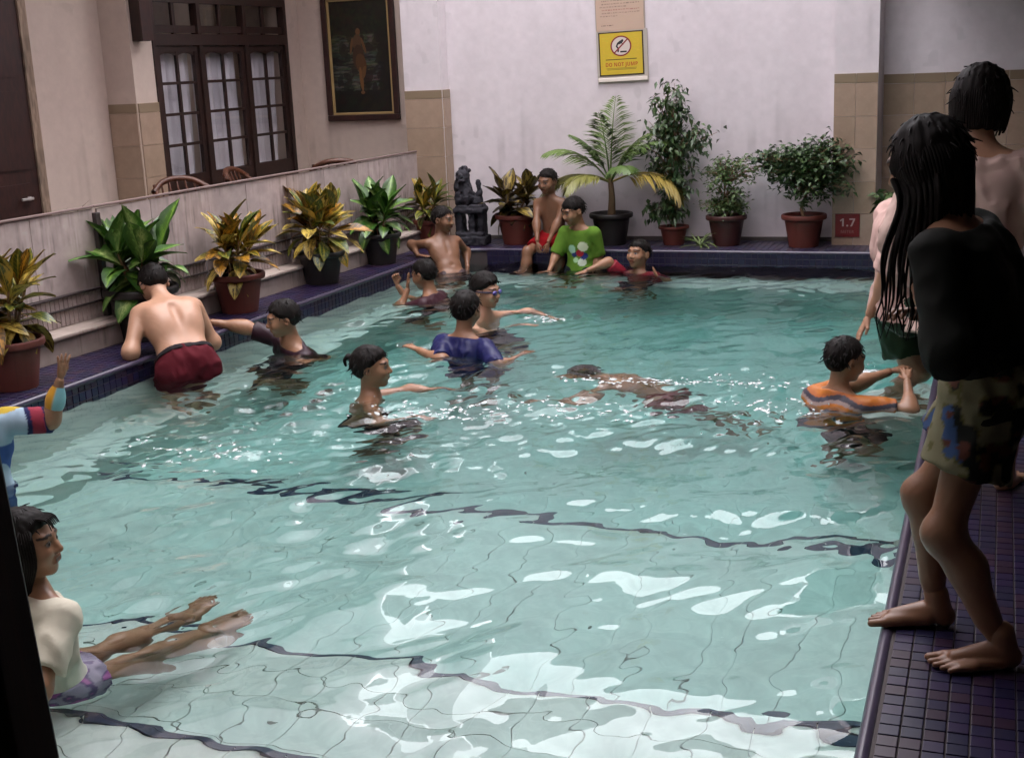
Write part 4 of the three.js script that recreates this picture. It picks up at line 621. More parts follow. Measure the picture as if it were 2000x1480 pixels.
function person(o) {
  const h = o.h, B = o.bulk ?? 1, Q = new THREE.Quaternion().setFromEuler(new THREE.Euler(o.lean * R, o.yaw * R, (o.side ?? 0) * R, 'YXZ')), pel = VA(o.pelvis);
  const u = V(0, 1, 0).applyQuaternion(Q), f = V(0, 0, 1).applyQuaternion(Q), l = V(1, 0, 0).applyQuaternion(Q); // l: the person's left
  const curve = o.hunch ?? 0.02; // rounding of the spine
  const T = (x, y, z) => pel.clone().addScaledVector(l, x * h).addScaledVector(u, y * h).addScaledVector(f, (z + curve * Math.sin(clamp(y / 0.3, 0, 1) * 3.1) * -1 + (y > 0.2 ? (y - 0.2) * (o.stoop ?? 0) : 0)) * h);
  const torso = [], limbs = { L: [], R: [] }, legs = { L: [], R: [] }, tb = (a, b, r, s = r) => torso.push(cap(a, b, r * h * B, s * h * B));
  tb(T(-0.050, 0, 0), T(0.050, 0, 0), 0.060); tb(T(-0.036, 0.02, -0.022), T(0.036, 0.02, -0.022), 0.055); tb(T(-0.036, 0.085, 0.004), T(0.036, 0.085, 0.004), 0.055); tb(T(-0.046, 0.16, 0), T(0.046, 0.16, 0), 0.058); tb(T(-0.058, 0.215, 0), T(0.058, 0.215, 0), 0.056); tb(T(-0.075, 0.262, -0.006), T(0.075, 0.262, -0.006), 0.040); tb(T(0, 0.02, 0), T(0, 0.24, -0.004), 0.056);
  if (o.belly) tb(T(0, 0.07, o.belly), T(0, 0.10, o.belly), 0.062);
  const neckB = T(0, 0.285, -0.004), sh = { L: T(0.112, 0.268, -0.004), R: T(-0.112, 0.268, -0.004) };
  if (o.shrug) for (const k of 'LR') sh[k].addScaledVector(u, o.shrug * h);
  const hq = new THREE.Quaternion().setFromEuler(new THREE.Euler((o.hp ?? 0) * R, (o.hy ?? o.yaw) * R, (o.hr ?? 0) * R, 'YXZ')), hs = (o.hs ?? 1) * (0.62 + 0.38 * h / 1.4) * 0.98;
  const hu = V(0, 1, 0).applyQuaternion(hq), hf = V(0, 0, 1).applyQuaternion(hq), neckT = neckB.clone().addScaledVector(u, 0.020 * h).addScaledVector(hu, 0.035 * h), headC = o.head ? VA(o.head) : neckT.clone().addScaledVector(hu, 0.118 * hs).addScaledVector(hf, 0.022 * hs);
  const skull = headC.clone().addScaledVector(hu, -0.08 * hs).addScaledVector(hf, -0.022 * hs);
  const nk = [cap(neckB, skull, 0.037 * h * B, 0.0335 * h)];
  for (const k of 'LR') nk.push(cap(sh[k].clone().lerp(neckB, 0.25), neckB.clone().addScaledVector(u, 0.022 * h), 0.030 * h * B, 0.028 * h));
  const arms = {}, aU = 0.172 * h, aL = 0.150 * h, all = [...torso, ...nk], geos = [];
  for (const k of 'LR') {
    const a = o['arm' + k] ?? {}, s = k === 'L' ? 1 : -1, to = a.to ? VA(a.to) : sh[k].clone().addScaledVector(V(0, -1, 0), 0.29 * h).addScaledVector(f, 0.05 * h).addScaledVector(l, s * 0.05 * h), hint = a.el ? VA(a.el) : f.clone().multiplyScalar(-1).addScaledVector(l, s * 0.6).add(V(0, -0.4, 0));
    const [e, w] = bend(sh[k], to, aU, aL, hint); arms[k] = { e, w };
    limbs[k] = [cap(sh[k], e, 0.034 * h * Math.sqrt(B), 0.0245 * h * Math.sqrt(B)), cap(e, w, 0.0250 * h * Math.sqrt(B), 0.0165 * h)];
    const fm = e.clone().lerp(w, 0.28); limbs[k].push(cap(e, fm, 0.0238 * h, 0.0252 * h * Math.sqrt(B)));
    all.push(...limbs[k]);
    const hd = a.dir ? VA(a.dir) : w.clone().sub(e), back = a.back ? VA(a.back) : V(0, 1, 0).addScaledVector(l, s * 0.5), S = 0.80 * h / 1.4 * (a.s ?? 1);
    geos.push(paint(placeGeo(handG[a.pose ?? 'relaxed'], basis(hd, back, w.clone().addScaledVector(hd.clone().normalize(), 0.022 * h / 1.4), S), k === 'L'), () => o.skin));
  }
  const lU = 0.240 * h, lL = 0.225 * h, lb = o.legB ?? 0.92;
  for (const k of 'LR') {
    const a = o['leg' + k] ?? {}, s = k === 'L' ? 1 : -1, hip = T(s * 0.052, -0.012, 0), to = a.to ? VA(a.to) : hip.clone().add(V(0, -0.45 * h, 0)), hint = a.kn ? VA(a.kn) : f.clone(); const [kn, an] = bend(hip, to, lU, lL, hint);
    const calf = kn.clone().lerp(an, 0.3).addScaledVector(hint.clone().normalize(), -0.012 * h), toe = a.toe ? VA(a.toe) : V(f.x, 0, f.z).normalize();
    legs[k] = [cap(hip, kn, 0.060 * h * B, 0.038 * h * Math.sqrt(B)), cap(kn, an, 0.036 * h, 0.022 * h), cap(kn.clone().lerp(an, 0.1), calf, 0.033 * h, 0.036 * h), cap(calf, kn.clone().lerp(an, 0.75), 0.035 * h, 0.022 * h), cap(kn.clone().addScaledVector(hint.clone().normalize(), 0.016 * h), kn.clone().lerp(an, 0.06).addScaledVector(hint.clone().normalize(), 0.016 * h), 0.026 * h, 0.022 * h)];
    for (const c of legs[k]) { c.ra *= lb; c.dr *= lb; } all.push(...legs[k]); geos.push(paint(placeGeo(footG, new THREE.Matrix4().makeBasis(...(() => { const Z = toe.clone().normalize(), Y = (a.up ? VA(a.up) : V(0, 1, 0)).addScaledVector(Z, -(a.up ? VA(a.up) : V(0, 1, 0)).dot(Z)).normalize(); return [Y.clone().cross(Z), Y, Z]; })()).scale(V(1, 1, 1).multiplyScalar(1.08 * h / 1.4)).setPosition(an), k === 'R'), () => o.skin)); arms['k' + k] = kn;
  }
  const blades = [-1, 1].map((s) => cap(T(s * 0.066, 0.235, -0.026 * B), T(s * 0.050, 0.185, -0.030 * B), 0.030 * h * B, 0.026 * h * B)), grooves = [cap(T(0, 0.06, -0.077 * B), T(0, 0.235, -0.066 * B), 0.011 * h, 0.013 * h), cap(T(0, 0.17, 0.072 * B), T(0, 0.25, 0.060 * B), 0.008 * h, 0.006 * h), cap(T(0, 0.075, 0.068 * B), T(0, 0.076, 0.068 * B), 0.006 * h)];
  // one skin: trunk and limbs, head, hands, feet
  const sets = [[...torso, ...nk], limbs.L, limbs.R, legs.L, legs.R], fu = sets.map((s) => union(s, 0.030 * h)), bodyF = (x, y, z) => { let d = fu[0](x, y, z); d = smin(d, fu[1](x, y, z), 0.016 * h); d = smin(d, fu[2](x, y, z), 0.016 * h); const e = smin(fu[3](x, y, z), fu[4](x, y, z), 0.006 * h); d = smin(d, e, 0.03 * h); for (const c of blades) d = smin(d, capD(c, x, y, z), 0.03 * h); for (const c of grooves) d = smax(d, -capD(c, x, y, z), 0.022 * h); return d; };
  const [lo, hi] = bounds(all, 0.03), sk = o.skin, tone = (x, y, z) => { const n = 1 + 0.10 * noise(x * 9, y * 9, z * 9) + 0.05 * noise(x * 40, y * 40, z * 40); return [sk[0] * n, sk[1] * n, sk[2] * n]; };
  geos.unshift(paint(net(bodyF, lo, hi, o.cell ?? 0.0125), tone));
  const HM = new THREE.Matrix4().compose(headC, hq, V(hs, hs, hs)); { const hg = paint(headG.clone(), headPaint(sk)); hg.applyMatrix4(HM); geos.push(hg); }
  const base = o.base ? VA(o.base) : V(pel.x, Math.min(...['L', 'R'].map((k) => legs[k][1].y + legs[k][1].dy)) - 0.055 * h / 1.4, pel.z), toLocal = new THREE.Matrix4().makeTranslation(-base.x, -base.y, -base.z);
  const G = thing(o.name ?? 'person', o.label, 'person', [base.x, base.y, base.z]);
  const body = mergeGeometries(geos.map((g) => { const n = g.clone(); for (const k of Object.keys(n.attributes)) if (!['position', 'normal', 'color'].includes(k)) n.deleteAttribute(k); return n; })); put(body.applyMatrix4(toLocal), skinMat, 'body', G);
  // clothes: the body's own volumes, let out a little and cut at neck, cuffs, waist and hem
  const garment = (name, groups, c, mat, wr = 0.004, cell = 0.008) => {
    const list = groups.flatMap((g) => g.prims), F = groups.map((g) => { const un = union(g.prims, 0.032 * h); return (x, y, z) => { let d = un(x, y, z); for (const [p, n] of g.planes ?? []) d = smax(d, (x - p.x) * n.x + (y - p.y) * n.y + (z - p.z) * n.z, 0.006); return d; }; });
    const [a, b] = bounds(list, 0.025), k = 0.018 * h, fn = (x, y, z) => { let d = F[0](x, y, z); for (let i = 1; i < F.length; i++) d = smin(d, F[i](x, y, z), k); return d + Math.min(0.0045, wr * (noise(x * 16, y * 9, z * 16) + 0.6 * noise(x * 31, y * 22, z * 31) + 1.3 * (Math.abs(noise(x * 20 + y * 8, y * 13 - x * 6, z * 20)) - 0.3))); };
    const g = net(fn, a, b, cell); paint(g, typeof c === 'function' ? (x, y, z) => { const p = V(x, y, z).sub(pel); return c(p.dot(l) / h, p.dot(u) / h, p.dot(f) / h, x, y, z); } : (x, y, z) => { const n = 1 + 0.12 * noise(x * 14, y * 14, z * 14); return [c[0] * n, c[1] * n, c[2] * n]; });
    return put(g.applyMatrix4(toLocal), mat, name, G);
  };
  const grow = (p, off) => p.map((c) => ({ ...c, off }));
  if (o.shirt) {
    const t = o.shirt, off = t.loose ?? 0.010, sl = t.sleeve ?? 0.6, body2 = [...grow(torso, off), ...grow(blades, off), ...grow([cap(neckB, neckB.clone().addScaledVector(u, 0.01 * h), 0.04 * h, 0.036 * h), ...nk.slice(1)], off * 0.7)];
    if (t.flare) body2.push({ ...cap(T(-0.055, t.hem - 0.03, t.fz ?? 0), T(0.055, t.hem - 0.03, t.fz ?? 0), (0.06 + t.flare) * h * B), off: off });
    const gs = [{ prims: body2, planes: [[T(0, t.hem ?? -0.03, 0), u.clone().multiplyScalar(-1)], [T(0, t.neck ?? 0.305, 0), u.clone().addScaledVector(f, t.scoop ?? 0.25).normalize()]] }];
    for (const k of 'LR') { const s = t['sleeve' + k] ?? sl; if (s <= 1) { const e = sh[k].clone().lerp(arms[k].e, s); gs.push({ prims: [{ ...cap(sh[k], e, 0.037 * h * Math.sqrt(B), 0.034 * h * Math.sqrt(B), { cut: true }), off: off * (t.wide ?? 1.1) }] }); } else { const w = arms[k].e.clone().lerp(arms[k].w, s - 1); gs.push({ prims: [{ ...cap(sh[k], arms[k].e, 0.037 * h * Math.sqrt(B), 0.029 * h * Math.sqrt(B)), off }, { ...cap(arms[k].e, w, 0.0285 * h * Math.sqrt(B), 0.022 * h, { cut: true }), off }] }); } }
    garment('shirt', gs, t.color, t.wet ? wetMat : clothMat, t.wrinkle ?? 0.004, t.cell);
  }
  if (o.shorts) {
    const t = o.shorts, off = t.loose ?? 0.012, gs = [{ prims: grow(torso.slice(0, 4), off), planes: [[T(0, t.waist ?? 0.045, 0), u]] }];
    for (const k of 'LR') { const hip = T((k === 'L' ? 1 : -1) * 0.052, -0.012, 0), e = hip.clone().lerp(arms['k' + k], t.leg ?? 0.6); gs.push({ prims: [{ ...cap(hip, e, 0.060 * h * B, (t.open ?? 0.054) * h * B, { cut: true }), off }] }); }
    garment('shorts', gs, t.color, t.wet ? wetMat : clothMat, t.wrinkle ?? 0.005);
    if (t.band) garment('waistband', [{ prims: grow(torso.slice(0, 4), off + 0.004), planes: [[T(0, (t.waist ?? 0.045) + 0.006, 0), u], [T(0, (t.waist ?? 0.045) - 0.016, 0), u.clone().multiplyScalar(-1)]] }], t.band, clothMat, 0.002, 0.006);
  }
  // hair
  const hr = o.hair ?? {}, th = hr.thick ?? 0.013, line = hr.line ?? [[-0.12, -0.078], [-0.05, -0.055], [-0.02, -0.005], [0.03, 0.02], [0.06, 0.050], [0.13, 0.060]], at = (z) => { for (let i = 1; i < line.length; i++) if (z < line[i][0]) { const a = line[i - 1], b = line[i]; return mix(a[1], b[1], clamp((z - a[0]) / (b[0] - a[0]), 0, 1)); } return line[line.length - 1][1]; };
  const sd = (o.seed ?? 1) * 3.7, hairF = (x, y, z) => {
    const ang = Math.atan2(x, z + 0.012) * 9, str = noise(ang, y * 14, sd) * 0.5 + noise(x * 110 + y * 22, z * 90, sd + 4) * 0.5;
    const k = mix(0.12, 1, sstep(0, 0.034, y - at(z))), t2 = th * k; let d = ell(x, y, z, 0, 0.022, -0.014, 0.073 + t2, 0.086 + th * (hr.top ?? 1.15), 0.092 + t2) - 0.0042 * str * (hr.rough ?? 1) - 0.003 * noise(x * 30, y * 30, z * 30 + sd);
    if (hr.bob) d = smin(d, ell(x, y, z, 0, -0.035, -0.025, 0.080 + th * 0.5, 0.085, 0.080), 0.03) - 0.001 * str;
    return smax(d, at(z) + 0.010 * noise(x * 45, z * 45, sd) + 0.005 * noise(x * 120, z * 120, sd) + (hr.fringe ? 0 : 0.0) - y, 0.006); };
  const hg = net(hairF, [-0.125, -0.15, -0.14], [0.125, 0.145, 0.13], 0.0048); hg.applyMatrix4(HM);
  const parts = [bare(hg)], W = (p) => VA(p).applyMatrix4(HM);
  const lr = rng(700 + (o.seed ?? 1)); for (let i = 0, n = hr.locks ?? 150; i < n; i++) { // short locks break the outline of the cap
    const a = lr() * 6.283, e = mix(-0.5, 1.35, lr()), c = Math.cos(e), p = V(Math.sin(a) * c, Math.sin(e), Math.cos(a) * c), rx = 0.073 + th * 0.85, ry = 0.086 + th * (hr.top ?? 1.15) * 0.85, rz = 0.092 + th * 0.85, s = V(p.x * rx, 0.022 + p.y * ry, -0.014 + p.z * rz); if (s.y < at(s.z) + 0.002) continue;
    const dn = V(p.x * 0.5 + (lr() - 0.5) * 0.8, -0.55 - 0.5 * lr() + (p.y > 0.8 ? 0.5 : 0), p.z * 0.5 + (lr() - 0.5) * 0.8).normalize(), L = 0.014 + 0.018 * lr(); parts.push(bare(tube([s, s.clone().addScaledVector(dn, L * 0.5).addScaledVector(p, 0.004), s.clone().addScaledVector(dn, L).addScaledVector(p, 0.002 + 0.005 * lr())].map((q) => q.applyMatrix4(HM)), 0.0034 * hs, 0.001, 4, 3))); }
  for (const s of hr.strands ?? []) parts.push(bare(tube(s.p.map((q, i) => (s.world && i >= s.world ? VA(q) : W(q))), s.r0, s.r1 ?? 0.002, 6, s.n ?? 12)));
  const hm = put(mergeGeometries(parts).applyMatrix4(toLocal), o.hairMat ?? hairMat, 'hair', G);
  return { G, W, HM, hs, toLocal, T, sh, arms, u, f, l };
}

// ---------------------------------------------------------------- the bathers
const SK = { tan: [0.30, 0.155, 0.088], fair: [0.42, 0.235, 0.150], brown: [0.20, 0.098, 0.055] };
person({ seed: 1, label: 'bare-backed boy in maroon shorts bent over the blue ledge', h: 1.45, bulk: 1.16, skin: SK.fair, pelvis: [-4.25, 0.05, -5.99], yaw: -126, lean: 44, hunch: 0.03, hp: 46, hy: -125, armL: { to: [-4.64, 0.155, -6.02], el: [0, -1, 0.6], pose: 'relaxed' }, armR: { to: [-4.52, 0.16, -6.42], el: [0.4, -1, -0.3] }, legL: { to: [-4.26, -0.545, -5.90] }, legR: { to: [-4.20, -0.545, -6.10] }, shorts: { color: [0.085, 0.008, 0.014], waist: 0.05, leg: 0.75, loose: 0.010, open: 0.05, wrinkle: 0.009, band: [0.022, 0.018, 0.02] }, hair: { thick: 0.012 } });
person({ seed: 2, label: 'boy in dark maroon shirt stretching one arm along the ledge', h: 1.4, skin: SK.tan, pelvis: [-4.08, -0.365, -6.80], yaw: -35, lean: 4, side: -16, hy: -52, hp: 8, hr: -4, armR: { to: [-4.53, 0.165, -6.68], el: [0, 0.3, -1], dir: [-1, -0.12, 0.25], back: [0, 1, 0], pose: 'flat' }, armL: { to: [-3.82, -0.12, -6.62], el: [0.5, -1, -0.4], pose: 'flat' }, legL: { to: [-3.95, -0.84, -6.72] }, legR: { to: [-4.02, -0.84, -6.85] }, shirt: { color: [0.022, 0.006, 0.012], sleeve: 0.75, hem: -0.06, wet: true }, shorts: { color: [0.01, 0.01, 0.014], leg: 0.8 }, hair: { thick: 0.012 } });
person({ seed: 3, label: 'thin bare-chested boy leaning back on the ledge by the statue', h: 1.2, bulk: 0.95, skin: SK.brown, pelvis: [-4.15, -0.04, -9.60], yaw: 48, lean: -30, hunch: 0.01, hy: 84, hp: 4, armR: { to: [-4.44, 0.145, -9.58], el: [-1, 0, -0.6], dir: [1, -0.05, 0.2], back: [0, 1, 0], pose: 'flat' }, armL: { to: [-4.12, 0.0, -9.86], el: [0, -0.5, -1] }, legL: { to: [-4.18, -0.545, -9.62] }, legR: { to: [-4.30, -0.545, -9.54] }, shorts: { color: [0.03, 0.014, 0.016], waist: 0.0, leg: 0.8, wet: true }, hair: { thick: 0.009 } });
person({ seed: 4, label: 'boy in plum shirt holding a hand to his face beside the ledge', h: 1.3, skin: SK.tan, pelvis: [-3.84, -0.375, -8.50], yaw: -92, lean: 4, hy: -102, hp: 10, armL: { to: [-4.005, 0.07, -8.43], el: [0.2, -1, 0.5], dir: [0.05, 1, -0.12], back: [-1, 0, 0.3], pose: 'flat' }, armR: { to: [-4.13, 0.075, -8.53], el: [0.2, -1, -0.3], dir: [-0.2, 1, 0.1], back: [-0.6, 0, -0.8], pose: 'grip' }, legL: { to: [-3.84, -0.90, -8.42] }, legR: { to: [-3.84, -0.90, -8.58] }, shirt: { color: [0.035, 0.008, 0.014], sleeve: 0.6, hem: -0.06, wet: true }, shorts: { color: [0.012, 0.012, 0.016], leg: 0.8 }, hair: { thick: 0.011 } });
{
  const g = person({ seed: 5, label: 'boy wearing swimming goggles with bare shoulders in the water', h: 1.42, skin: SK.fair, pelvis: [-3.19, -0.405, -7.82], yaw: 74, lean: 4, hy: 78, hp: 4, armR: { to: [-2.86, -0.03, -7.64], el: [0, -0.4, 1], pose: 'flat', dir: [1, 0, -0.2], back: [0, 1, 0] }, armL: { to: [-2.80, -0.05, -8.05], el: [0, 0, -1], pose: 'flat' }, legL: { to: [-3.1, -0.93, -7.9] }, legR: { to: [-3.2, -0.93, -7.74] }, shorts: { color: [0.01, 0.012, 0.03], leg: 0.8 }, hair: { thick: 0.019, top: 1.3, rough: 1.6 } });
  const T4 = (geo) => geo.applyMatrix4(g.HM).applyMatrix4(g.toLocal), lens = phys([0.10, 0.08, 0.30], 0.08, { clearcoat: 1 }), rubber = std([0.03, 0.025, 0.06], 0.5), e = (x) => T4(new THREE.SphereGeometry(0.023, 16, 10).scale(1, 0.72, 0.5).translate(x, -0.001, 0.092));
  const gl = put(e(0.031), lens, 'goggles', g.G); put(e(-0.031), lens, 'lens', gl);
  const pts = []; for (let i = 0; i <= 24; i++) { const a = -0.42 + (i / 24) * (2 * Math.PI + 0.84 - 2 * Math.PI) ; pts.push(a); } const ring = []; for (let i = 0; i <= 30; i++) { const a = mix(0.55, 2 * Math.PI - 0.55, i / 30); ring.push(V(0.083 * Math.sin(a), 0.004, -0.012 + 0.103 * Math.cos(a))); } put(T4(tube(ring, 0.006, 0.006, 6, 50)), rubber, 'strap', gl); put(T4(tube([V(-0.012, 0.002, 0.098), V(0, 0.005, 0.101), V(0.012, 0.002, 0.098)], 0.004, 0.004, 5, 6)), rubber, 'bridge', gl);
}
person({ seed: 6, label: 'boy in royal blue shirt seen from behind with arms spread', h: 1.4, skin: SK.tan, pelvis: [-2.92, -0.345, -6.86], yaw: 164, lean: 3, hy: 172, hp: 8, armL: { to: [-3.17, 0.015, -6.78], el: [0, -0.2, 1], pose: 'flat', back: [0, 1, 0] }, armR: { to: [-2.56, -0.02, -6.85], el: [0, -0.2, 1], pose: 'flat', back: [0, 1, 0] }, legL: { to: [-2.94, -0.88, -6.86] }, legR: { to: [-2.82, -0.88, -6.90] }, shirt: { color: [0.008, 0.010, 0.070], sleeve: 0.95, hem: -0.07, loose: 0.013, wrinkle: 0.010, wet: true }, shorts: { color: [0.02, 0.02, 0.04], leg: 0.8 }, hair: { thick: 0.014, line: [[-0.12, -0.085], [-0.05, -0.07], [-0.02, -0.012], [0.03, 0.02], [0.06, 0.05], [0.13, 0.06]] } });
person({ seed: 7, label: 'bare-shouldered boy with a tuft of hair turned to the right', h: 1.3, skin: SK.tan, pelvis: [-3.0, -0.395, -5.77], yaw: 118, lean: 3, hy: 104, hp: -2, armR: { to: [-2.68, -0.10, -5.62], el: [0, -0.6, 1], pose: 'flat', back: [0, 1, 0], dir: [1, -0.15, 0] }, armL: { to: [-2.70, -0.03, -6.04], el: [0, 0, -1], pose: 'flat', back: [0, 1, 0] }, legL: { to: [-2.98, -0.85, -5.82] }, legR: { to: [-3.04, -0.85, -5.70] }, shorts: { color: [0.012, 0.014, 0.02], leg: 0.8 }, hair: { thick: 0.014, line: [[-0.12, -0.075], [-0.05, -0.06], [-0.02, -0.02], [0.03, 0.02], [0.06, 0.05], [0.13, 0.06]], strands: [{ p: [[0, 0.05, -0.10], [0.0, 0.062, -0.125], [0.0, 0.045, -0.145], [0.0, 0.01, -0.142]], r0: 0.018, r1: 0.006 }, { p: [[0.01, 0.055, -0.10], [0.012, 0.068, -0.13], [0.01, 0.04, -0.150]], r0: 0.014, r1: 0.005 }] } });
person({ seed: 8, label: 'swimmer face down at the surface in red shorts amid splashes', h: 1.3, skin: SK.tan, pelvis: [-1.62, -0.40, -6.50], yaw: -103, lean: 56, hy: -103, hp: 62, armL: { to: [-2.14, -0.22, -6.10], el: [0, -1, 0.4], pose: 'flat' }, armR: { to: [-2.16, -0.16, -6.55], el: [0, -0.6, -1], pose: 'flat' }, legL: { to: [-1.25, -0.85, -6.58], kn: [0, -1, 0], toe: [1, -0.3, -0.1], up: [0, 1, 0] }, legR: { to: [-1.22, -0.80, -6.70], kn: [0, -1, 0], toe: [1, -0.3, -0.1], up: [0, 1, 0] }, shorts: { color: [0.16, 0.02, 0.022], leg: 0.7, wet: true }, hair: { thick: 0.014 }, base: [-1.5, -0.3, -6.53] });
person({ seed: 9, label: 'bare-chested boy in bright red shorts sitting on the back edge', h: 1.13, bulk: 0.95, skin: SK.brown, pelvis: [-3.49, 0.195, -10.30], yaw: -6, lean: 12, hunch: 0.02, hy: -14, hp: 6, armL: { to: [-3.475, 0.155, -10.03], el: [1, -0.4, -0.4], dir: [-0.2, -1, 0.25], back: [0.6, 0.2, 1] }, armR: { to: [-3.555, 0.155, -10.03], el: [-1, -0.4, -0.4], dir: [0.15, -1, 0.25], back: [-0.6, 0.2, 1] }, legL: { to: [-3.36, -0.13, -9.985], kn: [0.2, 1, 0.5] }, legR: { to: [-3.68, -0.13, -9.985], kn: [-0.3, 1, 0.5] }, shorts: { color: [0.30, 0.008, 0.012], waist: 0.05, leg: 0.72, loose: 0.015 }, hair: { thick: 0.009 } });
{
  const blotch = [[0.055, 0.185, 0.045, [0.55, 0.60, 0.42]], [-0.030, 0.165, 0.038, [0.30, 0.50, 0.35]], [0.030, 0.140, 0.034, [0.30, 0.02, 0.03]], [-0.012, 0.130, 0.026, [0.02, 0.03, 0.12]], [0.058, 0.118, 0.032, [0.02, 0.03, 0.13]], [0.045, 0.075, 0.036, [0.55, 0.62, 0.50]], [0.0, 0.090, 0.024, [0.35, 0.55, 0.30]]];
  person({ seed: 10, label: 'boy in bright green printed T-shirt standing at the back edge', h: 1.16, skin: SK.tan, pelvis: [-3.16, -0.03, -9.96], yaw: -12, lean: 2, hy: -38, hp: 14, hs: 1.05, armR: { to: [-3.38, -0.01, -9.80], el: [-0.4, -0.3, -1], pose: 'flat', back: [0, 1, 0], dir: [-0.7, -0.3, 0.4] }, armL: { to: [-3.05, -0.06, -9.90], el: [0.5, -0.2, -1] }, legL: { to: [-3.16, -0.545, -9.92] }, legR: { to: [-3.28, -0.545, -9.92] }, shirt: { color: (x, y, z) => { if (z > 0.01) for (const [bx, by, r, c] of blotch) if (Math.hypot(x - bx, (y - by) * 1.05) < r * 0.8) return c; const n = 1 + 0.15 * noise(x * 30, y * 30, z * 30); return [0.095 * n, 0.19 * n, 0.022 * n]; }, sleeve: 0.95, hem: -0.07, loose: 0.012, wide: 1.6, cell: 0.007 }, shorts: { color: [0.01, 0.012, 0.02], leg: 0.8 }, hair: { thick: 0.012, line: [[-0.12, -0.06], [-0.05, -0.045], [-0.02, -0.008], [0.03, 0.02], [0.06, 0.036], [0.13, 0.04]] } });
}
person({ seed: 11, label: 'boy in red shirt paddling and looking up near the back edge', h: 1.25, skin: SK.tan, pelvis: [-2.60, -0.405, -9.84], yaw: -28, lean: 6, side: 4, hy: -22, hp: -10, hs: 1.08, armR: { to: [-3.02, 0.02, -9.70], el: [-0.2, 1, 0], pose: 'flat', back: [0, 1, 0.3] }, armL: { to: [-2.42, -0.04, -9.62], el: [0.6, -1, 0], pose: 'flat' }, legL: { to: [-2.5, -0.80, -9.70] }, legR: { to: [-2.66, -0.80, -9.66] }, shirt: { color: [0.20, 0.010, 0.022], sleeve: 0.85, hem: -0.06, wet: true }, shorts: { color: [0.012, 0.012, 0.02], leg: 0.8 }, hair: { thick: 0.008 } });
person({ seed: 12, label: 'boy in orange striped shirt reaching toward the climber', h: 1.3, skin: SK.tan, pelvis: [-0.68, -0.345, -6.11], yaw: 146, lean: 4, hy: 128, hp: 6, armR: { to: [-0.36, 0.085, -6.24], el: [0.2, -0.6, 1], pose: 'relaxed', back: [0, 1, 0.2] }, armL: { to: [-0.42, 0.095, -6.46], el: [-0.6, -0.8, -0.2], pose: 'relaxed', back: [0, 1, 0] }, legL: { to: [-0.72, -0.84, -6.08] }, legR: { to: [-0.60, -0.84, -6.14] }, shirt: { color: (x, y, z) => { const s = ((y * 13 + 0.15 * Math.sin(x * 30)) % 1 + 1) % 1; return s < 0.45 ? [0.42, 0.13, 0.018] : s < 0.62 ? [0.30, 0.22, 0.20] : s < 0.85 ? [0.045, 0.040, 0.055] : [0.36, 0.10, 0.02]; }, sleeve: 0.7, hem: -0.06, wet: true, cell: 0.007 }, shorts: { color: [0.012, 0.012, 0.016], leg: 0.85 }, hair: { thick: 0.014 } });
